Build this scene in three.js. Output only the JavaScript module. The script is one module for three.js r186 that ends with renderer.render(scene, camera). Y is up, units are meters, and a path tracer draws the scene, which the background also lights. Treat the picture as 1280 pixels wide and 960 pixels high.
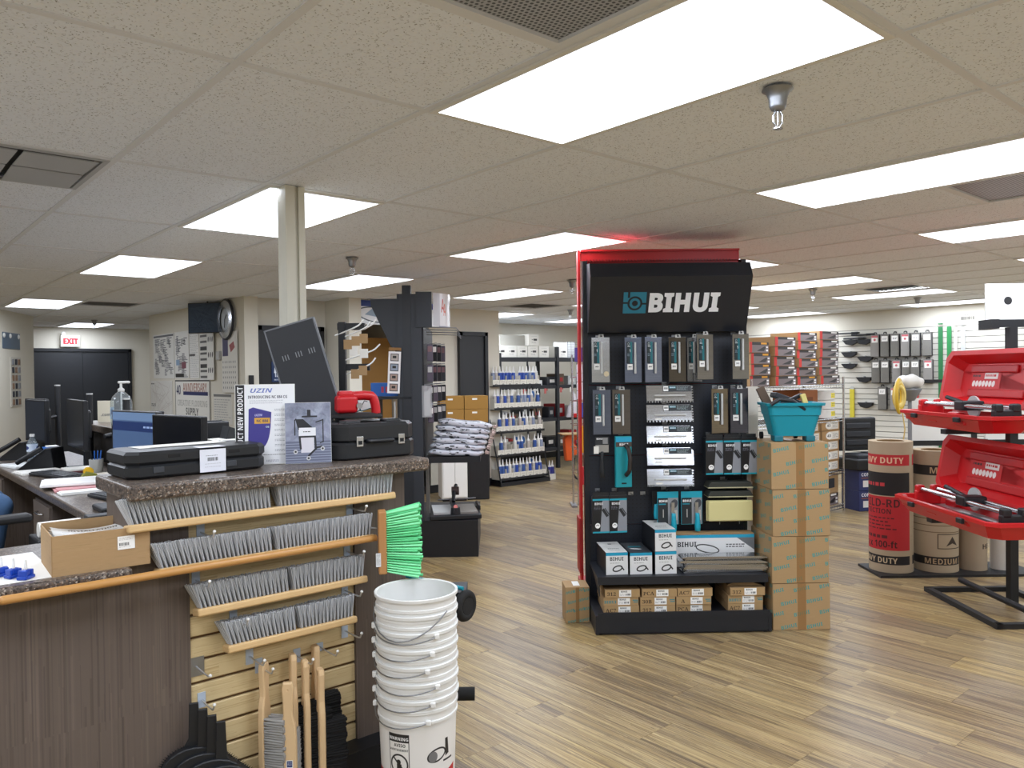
import * as THREE from 'three';
import { RectAreaLightUniformsLib } from 'three/addons/lights/RectAreaLightUniformsLib.js';
import { RoundedBoxGeometry } from 'three/addons/geometries/RoundedBoxGeometry.js';
import { mergeGeometries, toCreasedNormals } from 'three/addons/utils/BufferGeometryUtils.js';

// ---------- camera, light, exposure ----------
const scene = new THREE.Scene();
const camera = new THREE.PerspectiveCamera(52.26, 4 / 3, 0.05, 60);
camera.position.set(0, 1.5, 0);
camera.rotation.order = 'YXZ';
camera.rotation.set(-0.0135, -0.7111, -0.0125);
const renderer = new THREE.WebGLRenderer({ antialias: true });
renderer.toneMapping = THREE.LinearToneMapping;
renderer.toneMappingExposure = 1.42;
renderer.shadowMap.enabled = true;
RectAreaLightUniformsLib.init();
const PANEL = 7.5;                       // radiance of one ceiling panel
const PANEL_COLOR = 0xe9f1ff;
scene.background = new THREE.Color(0x101010);

// ---------- helpers ----------
let seed = 12345;
const rnd = () => { seed = (seed * 1664525 + 1013904223) >>> 0; return seed / 4294967296; };
const rr = (a, b) => a + (b - a) * rnd();
const pick = a => a[Math.floor(rnd() * a.length)];
const taken = {};
function numbered(n) { if (n in taken) { taken[n]++; return n + '_' + String(taken[n]).padStart(3, '0'); } taken[n] = 0; return n; }
function thing(name, label, category, group) {
  const o = new THREE.Group(); o.name = numbered(name); scene.add(o);
  o.userData = { label, category }; if (group) o.userData.group = group; return o;
}
function structure(name) { const o = new THREE.Group(); o.name = name; o.userData = { kind: 'structure' }; scene.add(o); return o; }
function G(...gs) {
  gs = gs.flat().map(g => g.index ? g.toNonIndexed() : g);
  for (const g of gs) for (const k of Object.keys(g.attributes)) if (!['position', 'normal', 'uv'].includes(k)) g.deleteAttribute(k);
  return gs.length === 1 ? gs[0] : mergeGeometries(gs);
}
function part(parent, name, geo, material, x = 0, y = 0, z = 0, ry = 0) {
  if (Array.isArray(geo)) geo = G(geo);
  const m = new THREE.Mesh(geo, material); m.name = name; m.castShadow = m.receiveShadow = true;
  m.position.set(x, y, z); m.rotation.y = ry; parent.add(m); return m;
}
function copy(o, label) { const c = o.clone(); c.name = numbered(o.name.replace(/_\d{3}$/, '')); c.userData = { ...o.userData }; if (label) c.userData.label = label; scene.add(c); return c; }
const frame = (x, y, z, th) => ({ x, y, z, th });
const W0 = frame(0, 0, 0, 0);
function put(o, f, x, y, z, ry = 0, rx = 0, rz = 0) {
  const c = Math.cos(f.th), s = Math.sin(f.th);
  o.position.set(f.x + x * c + z * s, f.y + y, f.z - x * s + z * c);
  o.rotation.order = 'YXZ'; o.rotation.set(rx, f.th + ry, rz); return o;
}
function uvScale(g, sx, sy, ox = 0, oy = 0) { const u = g.attributes.uv; for (let i = 0; i < u.count; i++) u.setXY(i, u.getX(i) * sx + ox, u.getY(i) * sy + oy); return g; }
// box with uv in metres, base at y0
function bx(w, h, d, x = 0, y = 0, z = 0, ox = 0, oy = 0) {
  const g = new THREE.BoxGeometry(w, h, d).toNonIndexed(), p = g.attributes.position, n = g.attributes.normal, u = g.attributes.uv;
  for (let i = 0; i < p.count; i++) {
    const ax = Math.abs(n.getX(i)), ay = Math.abs(n.getY(i));
    if (ax > .5) u.setXY(i, p.getZ(i) + ox, p.getY(i) + oy); else if (ay > .5) u.setXY(i, p.getX(i) + ox, p.getZ(i) + oy); else u.setXY(i, p.getX(i) + ox, p.getY(i) + oy);
  }
  return g.translate(x, y, z);
}
function rb(w, h, d, x = 0, y = 0, z = 0, r = .006, s = 2) { return new RoundedBoxGeometry(w, h, d, s, Math.min(r, w / 2.01, h / 2.01, d / 2.01)).translate(x, y, z); }
function cyl(r1, r2, h, x = 0, y = 0, z = 0, n = 20, axis = 'y') {
  const g = new THREE.CylinderGeometry(r1, r2, h, n);
  if (axis === 'x') g.rotateZ(Math.PI / 2); if (axis === 'z') g.rotateX(Math.PI / 2);
  return g.translate(x, y, z);
}
const V = (x, y, z) => new THREE.Vector3(x, y, z);
function tube(pts, r, seg = 24, rad = 6, closed = false) { return new THREE.TubeGeometry(new THREE.CatmullRomCurve3(pts.map(p => V(...p)), closed, 'catmullrom', .1), seg, r, rad, closed); }
function rod(a, b, r, n = 8) {
  const A = V(...a), B = V(...b), d = B.clone().sub(A), g = new THREE.CylinderGeometry(r, r, d.length(), n);
  g.applyQuaternion(new THREE.Quaternion().setFromUnitVectors(V(0, 1, 0), d.clone().normalize()));
  return g.translate((A.x + B.x) / 2, (A.y + B.y) / 2, (A.z + B.z) / 2);
}
function lathe(prof, n = 28) { return new THREE.LatheGeometry(prof.map(p => new THREE.Vector2(p[0], p[1])), n); }
function ext(pts, depth, bevel = 0, holes = []) {
  const s = new THREE.Shape(pts.map(p => new THREE.Vector2(p[0], p[1])));
  for (const h of holes) s.holes.push(new THREE.Path(h.map(p => new THREE.Vector2(p[0], p[1]))));
  return new THREE.ExtrudeGeometry(s, { depth, bevelEnabled: bevel > 0, bevelThickness: bevel, bevelSize: bevel, bevelSegments: 1, curveSegments: 8 });
}
function plane(w, h, x = 0, y = 0, z = 0) { return new THREE.PlaneGeometry(w, h).translate(x, y, z); }
const std = (color, roughness = .6, metalness = 0, extra = {}) => new THREE.MeshStandardMaterial({ color, roughness, metalness, ...extra });
function tex(w, h, draw, repeat) {
  const c = document.createElement('canvas'); c.width = w; c.height = h; const g = c.getContext('2d'); draw(g, w, h);
  const t = new THREE.CanvasTexture(c); t.colorSpace = THREE.SRGBColorSpace; t.magFilter = THREE.LinearFilter;
  if (repeat) { t.wrapS = t.wrapT = THREE.RepeatWrapping; t.repeat.set(...repeat); } return t;
}
const print = (w, h, draw, rough = .5, extra = {}) => new THREE.MeshStandardMaterial({ map: tex(w, h, draw), roughness: rough, ...extra });
function txt(g, s, x, y, size, color = '#111', o = {}) {
  g.save(); g.fillStyle = color; g.font = (o.i ? 'italic ' : '') + (o.w || 'bold') + ' ' + size + 'px ' + (o.f || 'sans-serif'); g.textAlign = o.a || 'left'; g.textBaseline = 'middle';
  g.translate(x, y); if (o.r) g.rotate(o.r); if (o.sx) g.scale(o.sx, 1); g.fillText(s, 0, 0); if (o.st) { g.strokeStyle = color; g.lineWidth = o.st; g.strokeText(s, 0, 0); } g.restore();
}
function lines(g, x, y, w, n, dy, color = '#777', th = 2) { g.fillStyle = color; for (let i = 0; i < n; i++) { let cx = x; while (cx < x + w * rr(.7, 1)) { const l = rr(6, 22); g.fillRect(cx, y + i * dy, Math.min(l, x + w - cx), th); cx += l + 5; } } }
function barcode(g, x, y, w, h) { g.fillStyle = '#111'; let cx = x; while (cx < x + w) { const l = rr(1, 4); g.fillRect(cx, y, l, h); cx += l + rr(1, 4); } }

// ---------- shared materials ----------
const M = {
  wall: std(0xdbd6c8, .85), wallEnd: std(0xe4decd, .8), black: std(0x17191d, .5), blackGloss: std(0x121317, .28), blackPowder: std(0x1a1d24, .45), charcoal: std(0x2b2e34, .5),
  door: std(0x25272b, .5), doorFrame: std(0x1e2024, .45), white: std(0xe6e6e2, .5), whitePlastic: std(0xeeeeea, .38), chrome: std(0xc9cbce, .22, 1), steel: std(0xb4b6ba, .3, 1), zinc: std(0x9b9ea2, .4, 1),
  red: std(0xc4181c, .4), redDark: std(0x9c1218, .45), wood: std(0xc89a5c, .5), kraft: std(0xa98a60, .8), kraftDark: std(0x8d6a40, .85), rubber: std(0x141414, .8), paper: std(0xe9e7e0, .8),
  teal: std(0x0f8fa3, .42), tealDark: std(0x0a6a7b, .5), blue: std(0x1f5fb4, .45), alum: std(0xb9bdc0, .35, .9), gray: std(0x7d7f82, .6), orange: std(0xd8541c, .45), greyLight: std(0xb9bab8, .6), yellow: std(0xe2b21c, .5),
};

// ---------- shell ----------
const H = 2.343, GX = 1.4373, GZ = -2.0761, TX = .61, TZ = 1.22;   // ceiling height, grid origin and steps
const X0 = -3.2, X1 = 11.4, ZF = -14.5, ZB = 3.0;
const speckle = tex(512, 512, (g, w, h) => {
  g.fillStyle = '#f0f6ff'; g.fillRect(0, 0, w, h);
  for (let i = 0; i < 5000; i++) { g.fillStyle = `rgba(${rnd() < .5 ? '255,250,240' : '190,192,198'},${rr(.03, .12)})`; g.fillRect(rnd() * w, rnd() * h, rr(2, 9), rr(2, 9)); }
  for (let i = 0; i < 1500; i++) { g.save(); g.translate(rnd() * w, rnd() * h); g.rotate(rnd() * 6.3); g.fillStyle = `rgba(84,84,88,${rr(.3, .8)})`; const l = rr(2, 7); g.fillRect(-l / 2, -.7, l, rr(1, 2)); g.restore(); }
}, [1 / .55, 1 / .55]);
const speckleBump = tex(256, 256, (g, w, h) => {
  g.fillStyle = '#999'; g.fillRect(0, 0, w, h);
  for (let i = 0; i < 1800; i++) { g.fillStyle = `rgba(${rnd() < .6 ? '0,0,0' : '255,255,255'},${rr(.1, .5)})`; g.fillRect(rnd() * w, rnd() * h, rr(1, 5), rr(1, 3)); }
}, [1 / .4, 1 / .4]);
speckleBump.colorSpace = THREE.NoColorSpace;
const tileMat = new THREE.MeshStandardMaterial({ map: speckle, bumpMap: speckleBump, bumpScale: .002, roughness: .95 });
const teeMat = std(0xe2e5ea, .55);
const lightCells = [];
for (const i of [-3, -1, 1, 3]) for (const j of [-6, -3, 0, 3, 6, 9, 12, 15]) lightCells.push([i, j]);
for (const c of [[5, 9], [5, 12], [6, 0], [9, 2]]) lightCells.push(c);
const VENTS = [[-1, -1, 0, 'perforated grey return grille at the top beside the nearest light'], [1, -2, 1, 'four part grey air diffuser at the left edge of the ceiling'], [-1, 4, 0, 'grey ceiling grille beside the right edge light panel'], [6, 1, 2, 'narrow looking vent beside the far left light panel'], [4, 8, 2, 'far vent above the storage shelving'], [1, 11, 2, 'vent between the two far right light panels']];
const ventCells = new Set(VENTS.map(v => v[0] + ',' + v[1]));
{
  const c = structure('ceiling');
  part(c, 'slab', bx(X1 - X0 + .6, .1, ZB - ZF + .6, (X0 + X1) / 2, H + .09, (ZB + ZF) / 2), M.paper);
  const lit = new Set(lightCells.map(([i, j]) => i + ',' + j));
  const shapes = [0, 1, 2, 3, 4].map(k => bx(TX - .012, .018, TZ - .012, 0, .009, 0, k * .37, k * .21));
  const cells = [];
  for (let i = -5; GZ - TZ * (i) > ZF; i++) for (let j = -8; GX + TX * j < X1; j++) {
    const key = i + ',' + j; if (lit.has(key) || ventCells.has(key)) continue;
    const x = GX + TX * (j + .5), z = GZ - TZ * (i + .5), f = x * .6526 - z * .7577, l = Math.abs(x * .7577 + z * .6526);
    cells.push([f > .2 && l < f * .75 + .6 ? f : 50 + Math.abs(f), x, z, (i * 7 + j * 3 + 200) % 5]);
  }
  for (const [i, j, kind] of VENTS) part(c, 'half_tile', bx(TX - .012, .018, TZ / 2 - .012, 0, .009, 0), tileMat, GX + TX * (j + .5), H + .004, GZ - TZ * (i + .75));
  for (const [i, j] of VENTS) part(c, 'cross_tee', bx(TX, .006, .024), teeMat, GX + TX * (j + .5), H + .0025, GZ - TZ * (i + .5));
  cells.sort((a, b) => a[0] - b[0]);
  cells.slice(0, 298).forEach(([, x, z, k]) => part(c, 'ceiling_tile', shapes[k], tileMat, x, H + .004, z));
  const rest = part(c, 'ceiling_tiles', cells.slice(298).map(([, x, z, k]) => shapes[k].clone().translate(x, H + .004, z)), tileMat); rest.userData.kind = 'stuff';
  for (let j = -8; GX + TX * j < X1 + .1; j++) part(c, 'tee_bar', bx(.024, .006, ZB - ZF + .3, 0, 0, 0), teeMat, GX + TX * j, H + .002, (ZB + ZF) / 2);
  for (let i = -5; GZ - TZ * i > ZF; i++) part(c, 'cross_tee', bx(X1 - X0 + .3, .006, .024), teeMat, (X0 + X1) / 2, H + .0025, GZ - TZ * i);
}
const diffuser = new THREE.MeshStandardMaterial({ color: 0xffffff, emissive: PANEL_COLOR, emissiveIntensity: 1.6, roughness: .6 });
const ORD = ['nearest to the front', 'second', 'third', 'fourth', 'fifth', 'sixth', 'seventh', 'eighth'];
const lightWords = { '-1,0': 'largest glowing panel at the top, close overhead', '-1,3': 'long glowing panel at the right edge beyond the nearest sprinkler', '1,0': 'bright panel crossed by the white column', '3,0': 'panel left of the white column, above the desks', '6,0': 'panel at far left near the angled pillar', '1,3': 'panel just left of the black display header', '3,3': 'panel right of the white column above the leaning board', '3,6': 'panel above the bottle rack', '-1,6': 'panel at the right edge above the red open cases', '1,9': 'panel just right of the black display header', '1,12': 'panel over the far slatwall beside a ceiling vent', '1,15': 'panel meeting the far right wall', '3,15': 'small far panel above the red boxes', '9,2': 'small panel in front of the exit sign', '5,9': 'small panel above the white boxes on the shelving', '5,12': 'sliver of far panel beside the red panel edge' };
for (const [i, j] of lightCells) {
  const x = GX + TX * (j + .5), z = GZ - TZ * (i + .5); if (x > X1 - .2) continue;
  const w = lightWords[i + ',' + j] || 'panel ' + ({ '-6': 'at the far left', '-3': 'left of the viewpoint', '0': 'straight behind', '3': 'slightly right', '6': 'further right', '9': 'in the middle of the room', '12': 'near the far wall', '15': 'along the far right wall' })[j] + ({ '-3': ' in the row behind the viewpoint', '-1': ' in the row overhead', '1': ' in the second row', '3': ' in the third row' })[i];
  const t = thing('ceiling_light', 'flush ceiling light, ' + w, 'ceiling light', 'ceiling light panels');
  t.position.set(x, H, z);
  const fw = .02;
  part(t, 'light_frame', [bx(TX - .02, .012, fw, 0, -.002, TZ / 2 - .01 - fw / 2), bx(TX - .02, .012, fw, 0, -.002, -TZ / 2 + .01 + fw / 2), bx(fw, .012, TZ - .06, TX / 2 - .01 - fw / 2, -.002, 0), bx(fw, .012, TZ - .06, -TX / 2 + .01 + fw / 2, -.002, 0)], M.white);
  part(t, 'diffuser', bx(TX - .06, .006, TZ - .06, 0, .0, 0), diffuser);
  const L = new THREE.RectAreaLight(PANEL_COLOR, PANEL, TX - .06, TZ - .06); L.position.set(0, -.006, 0); L.rotation.x = -Math.PI / 2; L.castShadow = true; t.add(L);
}
// floor planks
const grainTex = base => tex(1024, 256, (g, w, h) => {
  g.fillStyle = base[0]; g.fillRect(0, 0, w, h);
  for (let k = 0; k < 22; k++) { g.fillStyle = `rgba(${pick(base[1])},${rr(.14, .4)})`; const y = rnd() * h, hh = rr(8, 50); g.beginPath(); g.ellipse(rnd() * w, y, rr(150, 520), hh / 2, rr(-.03, .03), 0, 6.3); g.fill(); }
  for (let k = 0; k < 560; k++) { g.strokeStyle = `rgba(${pick(base[2])},${rr(.1, .5)})`; g.lineWidth = rr(.6, 3.4); const x = rr(-100, w), y = rnd() * h, l = rr(60, 420), a = rr(-5, 5); g.beginPath(); g.moveTo(x, y); g.bezierCurveTo(x + l * .3, y + a, x + l * .6, y - a, x + l, y + a * .4); g.stroke(); }
  for (let k = 0; k < 3; k++) { const x = rnd() * w, y = rnd() * h; for (let q = 0; q < 7; q++) { g.strokeStyle = `rgba(70,52,36,${.22 - q * .025})`; g.lineWidth = 2; g.beginPath(); g.ellipse(x, y, 8 + q * 11, 3 + q * 3.2, 0, 0, 6.3); g.stroke(); } }
}, [1, 1]);
const woods = [['#8c7652', ['186,164,118', '84,70,56'], ['62,50,40', '198,176,130']], ['#97815a', ['196,176,128', '92,76,60'], ['68,54,42', '210,190,142']], ['#836f54', ['164,146,110', '78,66,56'], ['58,48,40', '180,160,120']], ['#937b50', ['200,178,124', '98,80,60'], ['70,56,42', '212,190,138']]]
  .map(b => new THREE.MeshStandardMaterial({ map: grainTex(b), roughness: .36 }));
{
  const f = structure('floor');
  part(f, 'subfloor', bx(X1 - X0 + .6, .08, ZB - ZF + .6, (X0 + X1) / 2, -.052, (ZB + ZF) / 2), std(0x3a2e24, .9));
  const PW = .2175, PL = 1.22, geos = [0, 1, 2, 3, 4, 5].map(k => { // long axis along z
    const g = new THREE.BoxGeometry(PW - .0012, .012, PL - .0012).toNonIndexed(), p = g.attributes.position, u = g.attributes.uv;
    for (let i = 0; i < p.count; i++) u.setXY(i, p.getZ(i) / PL * .98 + k * .37, p.getX(i) / PW * .96 * .9 + k * .29);
    return g;
  });
  const list = [];
  for (let c = 0; X0 + c * PW < X1; c++) { const off = (c * .43 % 1) * PL; for (let r = -1; ZF + r * PL + off < ZB; r++) {
    const x = X0 + (c + .5) * PW, z = ZF + (r + .5) * PL + off, fw = x * .6526 - z * .7577, l = Math.abs(x * .7577 + z * .6526);
    const vis = fw > 2.3 && l < fw * .68 + .5 && !(z < -2.7 && x < 1.6 && z > -4);
    list.push([vis ? fw : 100 + Math.abs(fw), x, z]);
  } }
  list.sort((a, b) => a[0] - b[0]);
  list.slice(0, 298).forEach(([, x, z]) => part(f, 'floor_plank', pick(geos), pick(woods), x, -.006, z));
  for (const m of woods) { const gs = list.slice(298).filter((q, i) => i % 4 === woods.indexOf(m)).map(([, x, z]) => pick(geos).clone().translate(x, -.006, z)); part(f, 'floor_planks', gs, m).userData.kind = 'stuff'; }
}
function wall(name, x0, x1, z0, z1, y0 = 0, y1 = H + .03, m = M.wall) { const s = structure(name); part(s, 'panel', bx(Math.abs(x1 - x0), y1 - y0, Math.abs(z1 - z0), (x0 + x1) / 2, (y0 + y1) / 2, (z0 + z1) / 2), m); return s; }
wall('wall_left', X0 - .15, X0, ZB, ZF);
wall('wall_near', X0, X1, ZB, ZB + .15);
wall('wall_right', X1, X1 + .15, ZB, -10.25);
wall('wall_back_right', 6.8, X1, -10.1, -10.25);
wall('wall_corner', 6.66, 6.8, -8.2, -10.25);
wall('wall_exit', -3.2, 4.6, ZF - .15, ZF);
wall('wall_exit_side', 4.6, 4.75, ZF - .15, -9.75);
wall('wall_poster', 3.24, 3.39, -11.35, -8.05);
wall('wall_restroom', 3.39, 4.22, -8.3, -8.15);
wall('wall_return', 4.22, 4.37, -8.3, -7.6);
wall('wall_alcove', 4.3, 6.8, -9.9, -9.75);
wall('wall_alcove_side', 5.5, 5.65, -9.75, -8.15);
wall('wall_door', 5.5, 6.8, -8.3, -8.15);
{ const s = structure('wall_pillar'); const g = bx(1.25, H + .03, .14, .62, (H + .03) / 2, -.07); const m = part(s, 'panel', g, M.wall, 1.43, 0, -11.0, 1.1); }

function baseboard(name, x0, x1, z0, z1) { const s = structure(name); part(s, 'strip', bx(Math.max(Math.abs(x1 - x0), .012), .1, Math.max(Math.abs(z1 - z0), .012), (x0 + x1) / 2, .05, (z0 + z1) / 2), M.black); }
baseboard('baseboard_door', 5.5, 6.08, -8.144, -8.144); baseboard('baseboard_corner', 6.57, 6.8, -8.144, -8.144); baseboard('baseboard_right', 11.394, 11.394, 3, -10.1); baseboard('baseboard_back', 6.8, 11.39, -10.094, -10.094); baseboard('baseboard_poster', 3.234, 3.234, -11.35, -8.05); baseboard('baseboard_exit', -3.2, 2.32, ZF + .006, ZF + .006);
// ---------- service counter with slatwall ----------
const lamTex = tex(512, 512, (g, w, h) => {
  g.fillStyle = '#63574f'; g.fillRect(0, 0, w, h);
  for (let k = 0; k < 260; k++) { g.fillStyle = `rgba(${pick(['132,118,106', '56,48,43', '112,98,88', '76,66,59'])},${rr(.05, .28)})`; g.fillRect(rnd() * w, rr(-200, h), rr(1, 7), rr(120, 700)); }
}, [1 / .5, 1 / .6]);
const laminate = new THREE.MeshStandardMaterial({ map: lamTex, roughness: .55 });
const graniteTex = tex(512, 512, (g, w, h) => {
  g.fillStyle = '#5a5049'; g.fillRect(0, 0, w, h);
  for (let k = 0; k < 5200; k++) { g.fillStyle = `rgba(${pick(['30,26,24', '42,36,33', '150,138,124', '120,92,70', '98,88,80', '185,176,164', '70,62,56'])},${rr(.35, .9)})`; g.beginPath(); g.ellipse(rnd() * w, rnd() * h, rr(1.5, 10), rr(1, 6), rnd() * 3, 0, 6.3); g.fill(); }
}, [1 / .3, 1 / .3]);
const granite = new THREE.MeshStandardMaterial({ map: graniteTex, roughness: .3 });
const mapleTex = tex(512, 128, (g, w, h) => {
  g.fillStyle = '#d9c394'; g.fillRect(0, 0, w, h);
  for (let k = 0; k < 130; k++) { g.strokeStyle = `rgba(${pick(['190,160,112', '232,214,170', '170,138,92'])},${rr(.1, .4)})`; g.lineWidth = rr(.6, 3); const y = rnd() * h, x = rr(-80, w), l = rr(60, 260), a = rr(-7, 7); g.beginPath(); g.moveTo(x, y); g.bezierCurveTo(x + l * .3, y + a, x + l * .7, y - a, x + l, y); g.stroke(); }
}, [1 / .55, 1 / .14]);
const maple = new THREE.MeshStandardMaterial({ map: mapleTex, roughness: .5 });
{
  const t = thing('service_counter', 'dark wood-grain service counter with maple slatwall in its front', 'counter');
  part(t, 'front_panel', bx(2.145, .885, .02, -.2075, .4425, -2.653), laminate);
  part(t, 'front_panel', bx(.185, .24, .02, .7725, 1.005, -2.653), laminate);
  part(t, 'front_panel', bx(.225, 1.125, .02, 1.5885, .5625, -2.65), laminate);
  part(t, 'end_panel', bx(.02, 1.125, .23, 1.69, .5625, -2.775), laminate);
  part(t, 'end_panel', bx(.02, 1.125, .23, .69, .5625, -2.775), laminate);
  part(t, 'back_panel', bx(.98, 1.125, .02, 1.19, .5625, -2.9), laminate);
  part(t, 'back_panel', bx(1.9, .3, .02, -.3, .735, -3.12), laminate);
  part(t, 'slatwall_backing', bx(.612, 1.125, .012, 1.1705, .5625, -2.672), std(0x6b4d30, .8));
  const sg = [0, 1, 2].map(k => { const g = ext([[-.0335, 0], [-.0335, .008], [-.0305, .012], [.0305, .012], [.0335, .008], [.0335, 0]], .61).rotateZ(Math.PI / 2).rotateY(Math.PI / 2).rotateX(0); return g; });
  // profile is swept along x
  const prof = k => { const s = new THREE.Shape([[0, -.0335], [.009, -.0335], [.012, -.030], [.012, .030], [.009, .0335], [0, .0335]].map(p => new THREE.Vector2(...p))); const g = new THREE.ExtrudeGeometry(s, { depth: .608, bevelEnabled: false }).rotateY(-Math.PI / 2).scale(1, 1, 1).translate(.304, 0, 0).toNonIndexed(); const p = g.attributes.position, u = g.attributes.uv; for (let i = 0; i < p.count; i++) u.setXY(i, p.getX(i) + k * .21, p.getY(i) + k * .09); return g; };
  const sl = [0, 1, 2, 3].map(prof);
  for (let k = 0, y = .483 + .038 - 5 * .0762; y < 1.12; y += .0762, k++) part(t, 'slat', sl[k % 4], maple, 1.1705, y, -2.664);
  part(t, 'plinth', bx(.90, .115, .1, 1.28, .0575, -2.6), M.black);
}
function roundedTop(w, h, d, r = .012) { const g = new RoundedBoxGeometry(w, h, d, 3, r).toNonIndexed(), p = g.attributes.position, n = g.attributes.normal, u = g.attributes.uv; for (let i = 0; i < p.count; i++) { if (Math.abs(n.getY(i)) > .6) u.setXY(i, p.getX(i), p.getZ(i)); else if (Math.abs(n.getX(i)) > .6) u.setXY(i, p.getZ(i), p.getY(i)); else u.setXY(i, p.getX(i), p.getY(i)); } return g; }
{
  const t = thing('bar_worktop', 'speckled brown laminate bar top carrying the black cases and signs', 'worktop');
  part(t, 'top', roundedTop(1.10, .05, .40), granite, 1.205, 1.15, -2.735);
  const l = thing('low_worktop', 'lower speckled laminate worktop carrying the open cardboard box', 'worktop');
  part(l, 'top', roundedTop(1.925, .042, .62), granite, -.2925, .904, -2.86);
}
// ---------- column ----------
{ const t = thing('support_column', 'slim white support column rising to the ceiling behind the counter', 'column');
  t.position.set(1.553, 0, -3.3);
  part(t, 'post', [bx(.046, H, .08, -.024, H / 2, 0), bx(.03, H, .08, .03, H / 2, 0), bx(.02, H, .06, .005, H / 2, -.005)], std(0xd8d6c8, .5)); }
// ---------- hooks ----------
const clearStrip = std(0xb9c6d6, .3), prongMat = std(0xd8dadd, .3, .8), tipMat = std(0xe9e9e6, .4);
function hook(x, y, len, label, plate = [.026, .05], up = .02) {
  const t = thing('slatwall_hook', label, 'hook', 'hooks on the slatwall'); t.position.set(x, y, -2.652);
  part(t, 'back_plate', bx(plate[0], plate[1], .004, 0, 0, .002), plate[0] > .03 ? M.zinc : clearStrip);
  part(t, 'prong', tube([[0, .0, .004], [0, -.002, len * .5], [0, 0, len * .9], [0, up, len]], .003, 12), prongMat);
  part(t, 'tip', new THREE.SphereGeometry(.0055, 10, 8), tipMat, 0, up, len);
}
// ---------- push brooms ----------
const bristleMats = [std(0xc6c8cb, .7), std(0xd6d8da, .7), std(0xb4b7bb, .7)];
function tufts(n, rows, len, h, depth, flare, spread, gapAt) {
  const out = [[], [], []];
  for (let r = 0; r < rows; r++) for (let k = 0; k < n; k++) {
    const u = (k + .5) / n; if (gapAt && Math.abs(u - gapAt) < .55 / n) continue;
    const x = (u - .5) * len, z = ((r + .5) / rows - .5) * depth, lx = -.012 + (u - .5) * .03 + rr(-.0015, .0015), lz = (z / depth) * spread * 2;
    const hh = h * rr(.97, 1.02), w = len / n * .5, nb = 9;
    for (let q = 0; q < nb; q++) { // each tuft is a fan of filaments
      const a = q / nb * 6.283, A = [x + Math.cos(a) * w * .3, .0, z + Math.sin(a) * .003], B = [x + lx + Math.cos(a) * w * flare, hh * rr(.96, 1.02), z + lz + Math.sin(a) * .0075];
      const g = new THREE.CylinderGeometry(.0026, .0013, 1, 3, 1), d = V(...B).sub(V(...A)); g.scale(1, d.length(), 1).applyQuaternion(new THREE.Quaternion().setFromUnitVectors(V(0, 1, 0), d.clone().normalize())).translate((A[0] + B[0]) / 2, (A[1] + B[1]) / 2, (A[2] + B[2]) / 2);
      out[(q + k) % 3].push(g.toNonIndexed());
    }
  }
  return out;
}
function broomHead(L, wood) {
  const t = thing('push_broom_head', '', 'broom', 'push brooms on the slatwall');
  part(t, 'block', rb(L, .026, .062, 0, 0, 0, .007), wood);
  const b = tufts(Math.round(L / .0145), 4, L - .02, .08, .046, 1.02, .02, L > .7 ? .5 : .52);
  b.forEach((gs, i) => { const m = part(t, 'bristles', gs.map(g => g), bristleMats[i], 0, .012, 0); m.userData.kind = 'stuff'; });
  return t;
}
const beech = (() => { const m = new THREE.MeshStandardMaterial({ roughness: .5, map: tex(256, 64, (g, w, h) => { g.fillStyle = '#d2b07c'; g.fillRect(0, 0, w, h); for (let k = 0; k < 90; k++) { g.fillStyle = `rgba(${pick(['176,136,86', '230,200,152', '160,120,76'])},${rr(.1, .35)})`; g.fillRect(rr(-60, w), rnd() * h, rr(30, 160), rr(.6, 2)); } }, [1, 1]) }); return m; })();
const broomSpec = [[.659, 1.61, 1.036, 'widest grey push broom head, topmost on the slatwall'], [.744, 1.516, .888, 'grey push broom head with long handle, second from top on the slatwall'], [.862, 1.483, .738, 'grey push broom head third from top on the slatwall'], [.958, 1.437, .597, 'shortest grey push broom head, lowest on the slatwall']];
broomSpec.forEach(([a, b, y, l], i) => { const t = broomHead(b - a, beech); t.userData.label = l; t.position.set((a + b) / 2, y, -2.585); t.rotation.x = -.16; if (i === 1) { const p = part(t, 'handle', G(cyl(.0125, .0125, 1.17, 0, 0, 0, 16, 'x'), new THREE.SphereGeometry(.0125, 12, 8).translate(-.585, 0, 0)), std(0xbf8d50, .35), .915 - (a + b) / 2, .0, .06); p.rotation.x = 0; } });
[[.906, .985], [1.461, 1.0], [.888, .828], [1.448, .835], [1.011, .68], [1.436, .69], [1.065, .53], [1.433, .538]].forEach(([x, y], i) => hook(x, y, .13, ['left', 'right'][i % 2] + ' hook carrying the ' + ['topmost', 'second', 'third', 'lowest'][i >> 1] + ' grey push broom', [.026, .055]));
hook(.885, .54, .13, 'empty hook with a square metal plate at the slatwall left edge', [.05, .062], .006);
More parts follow.
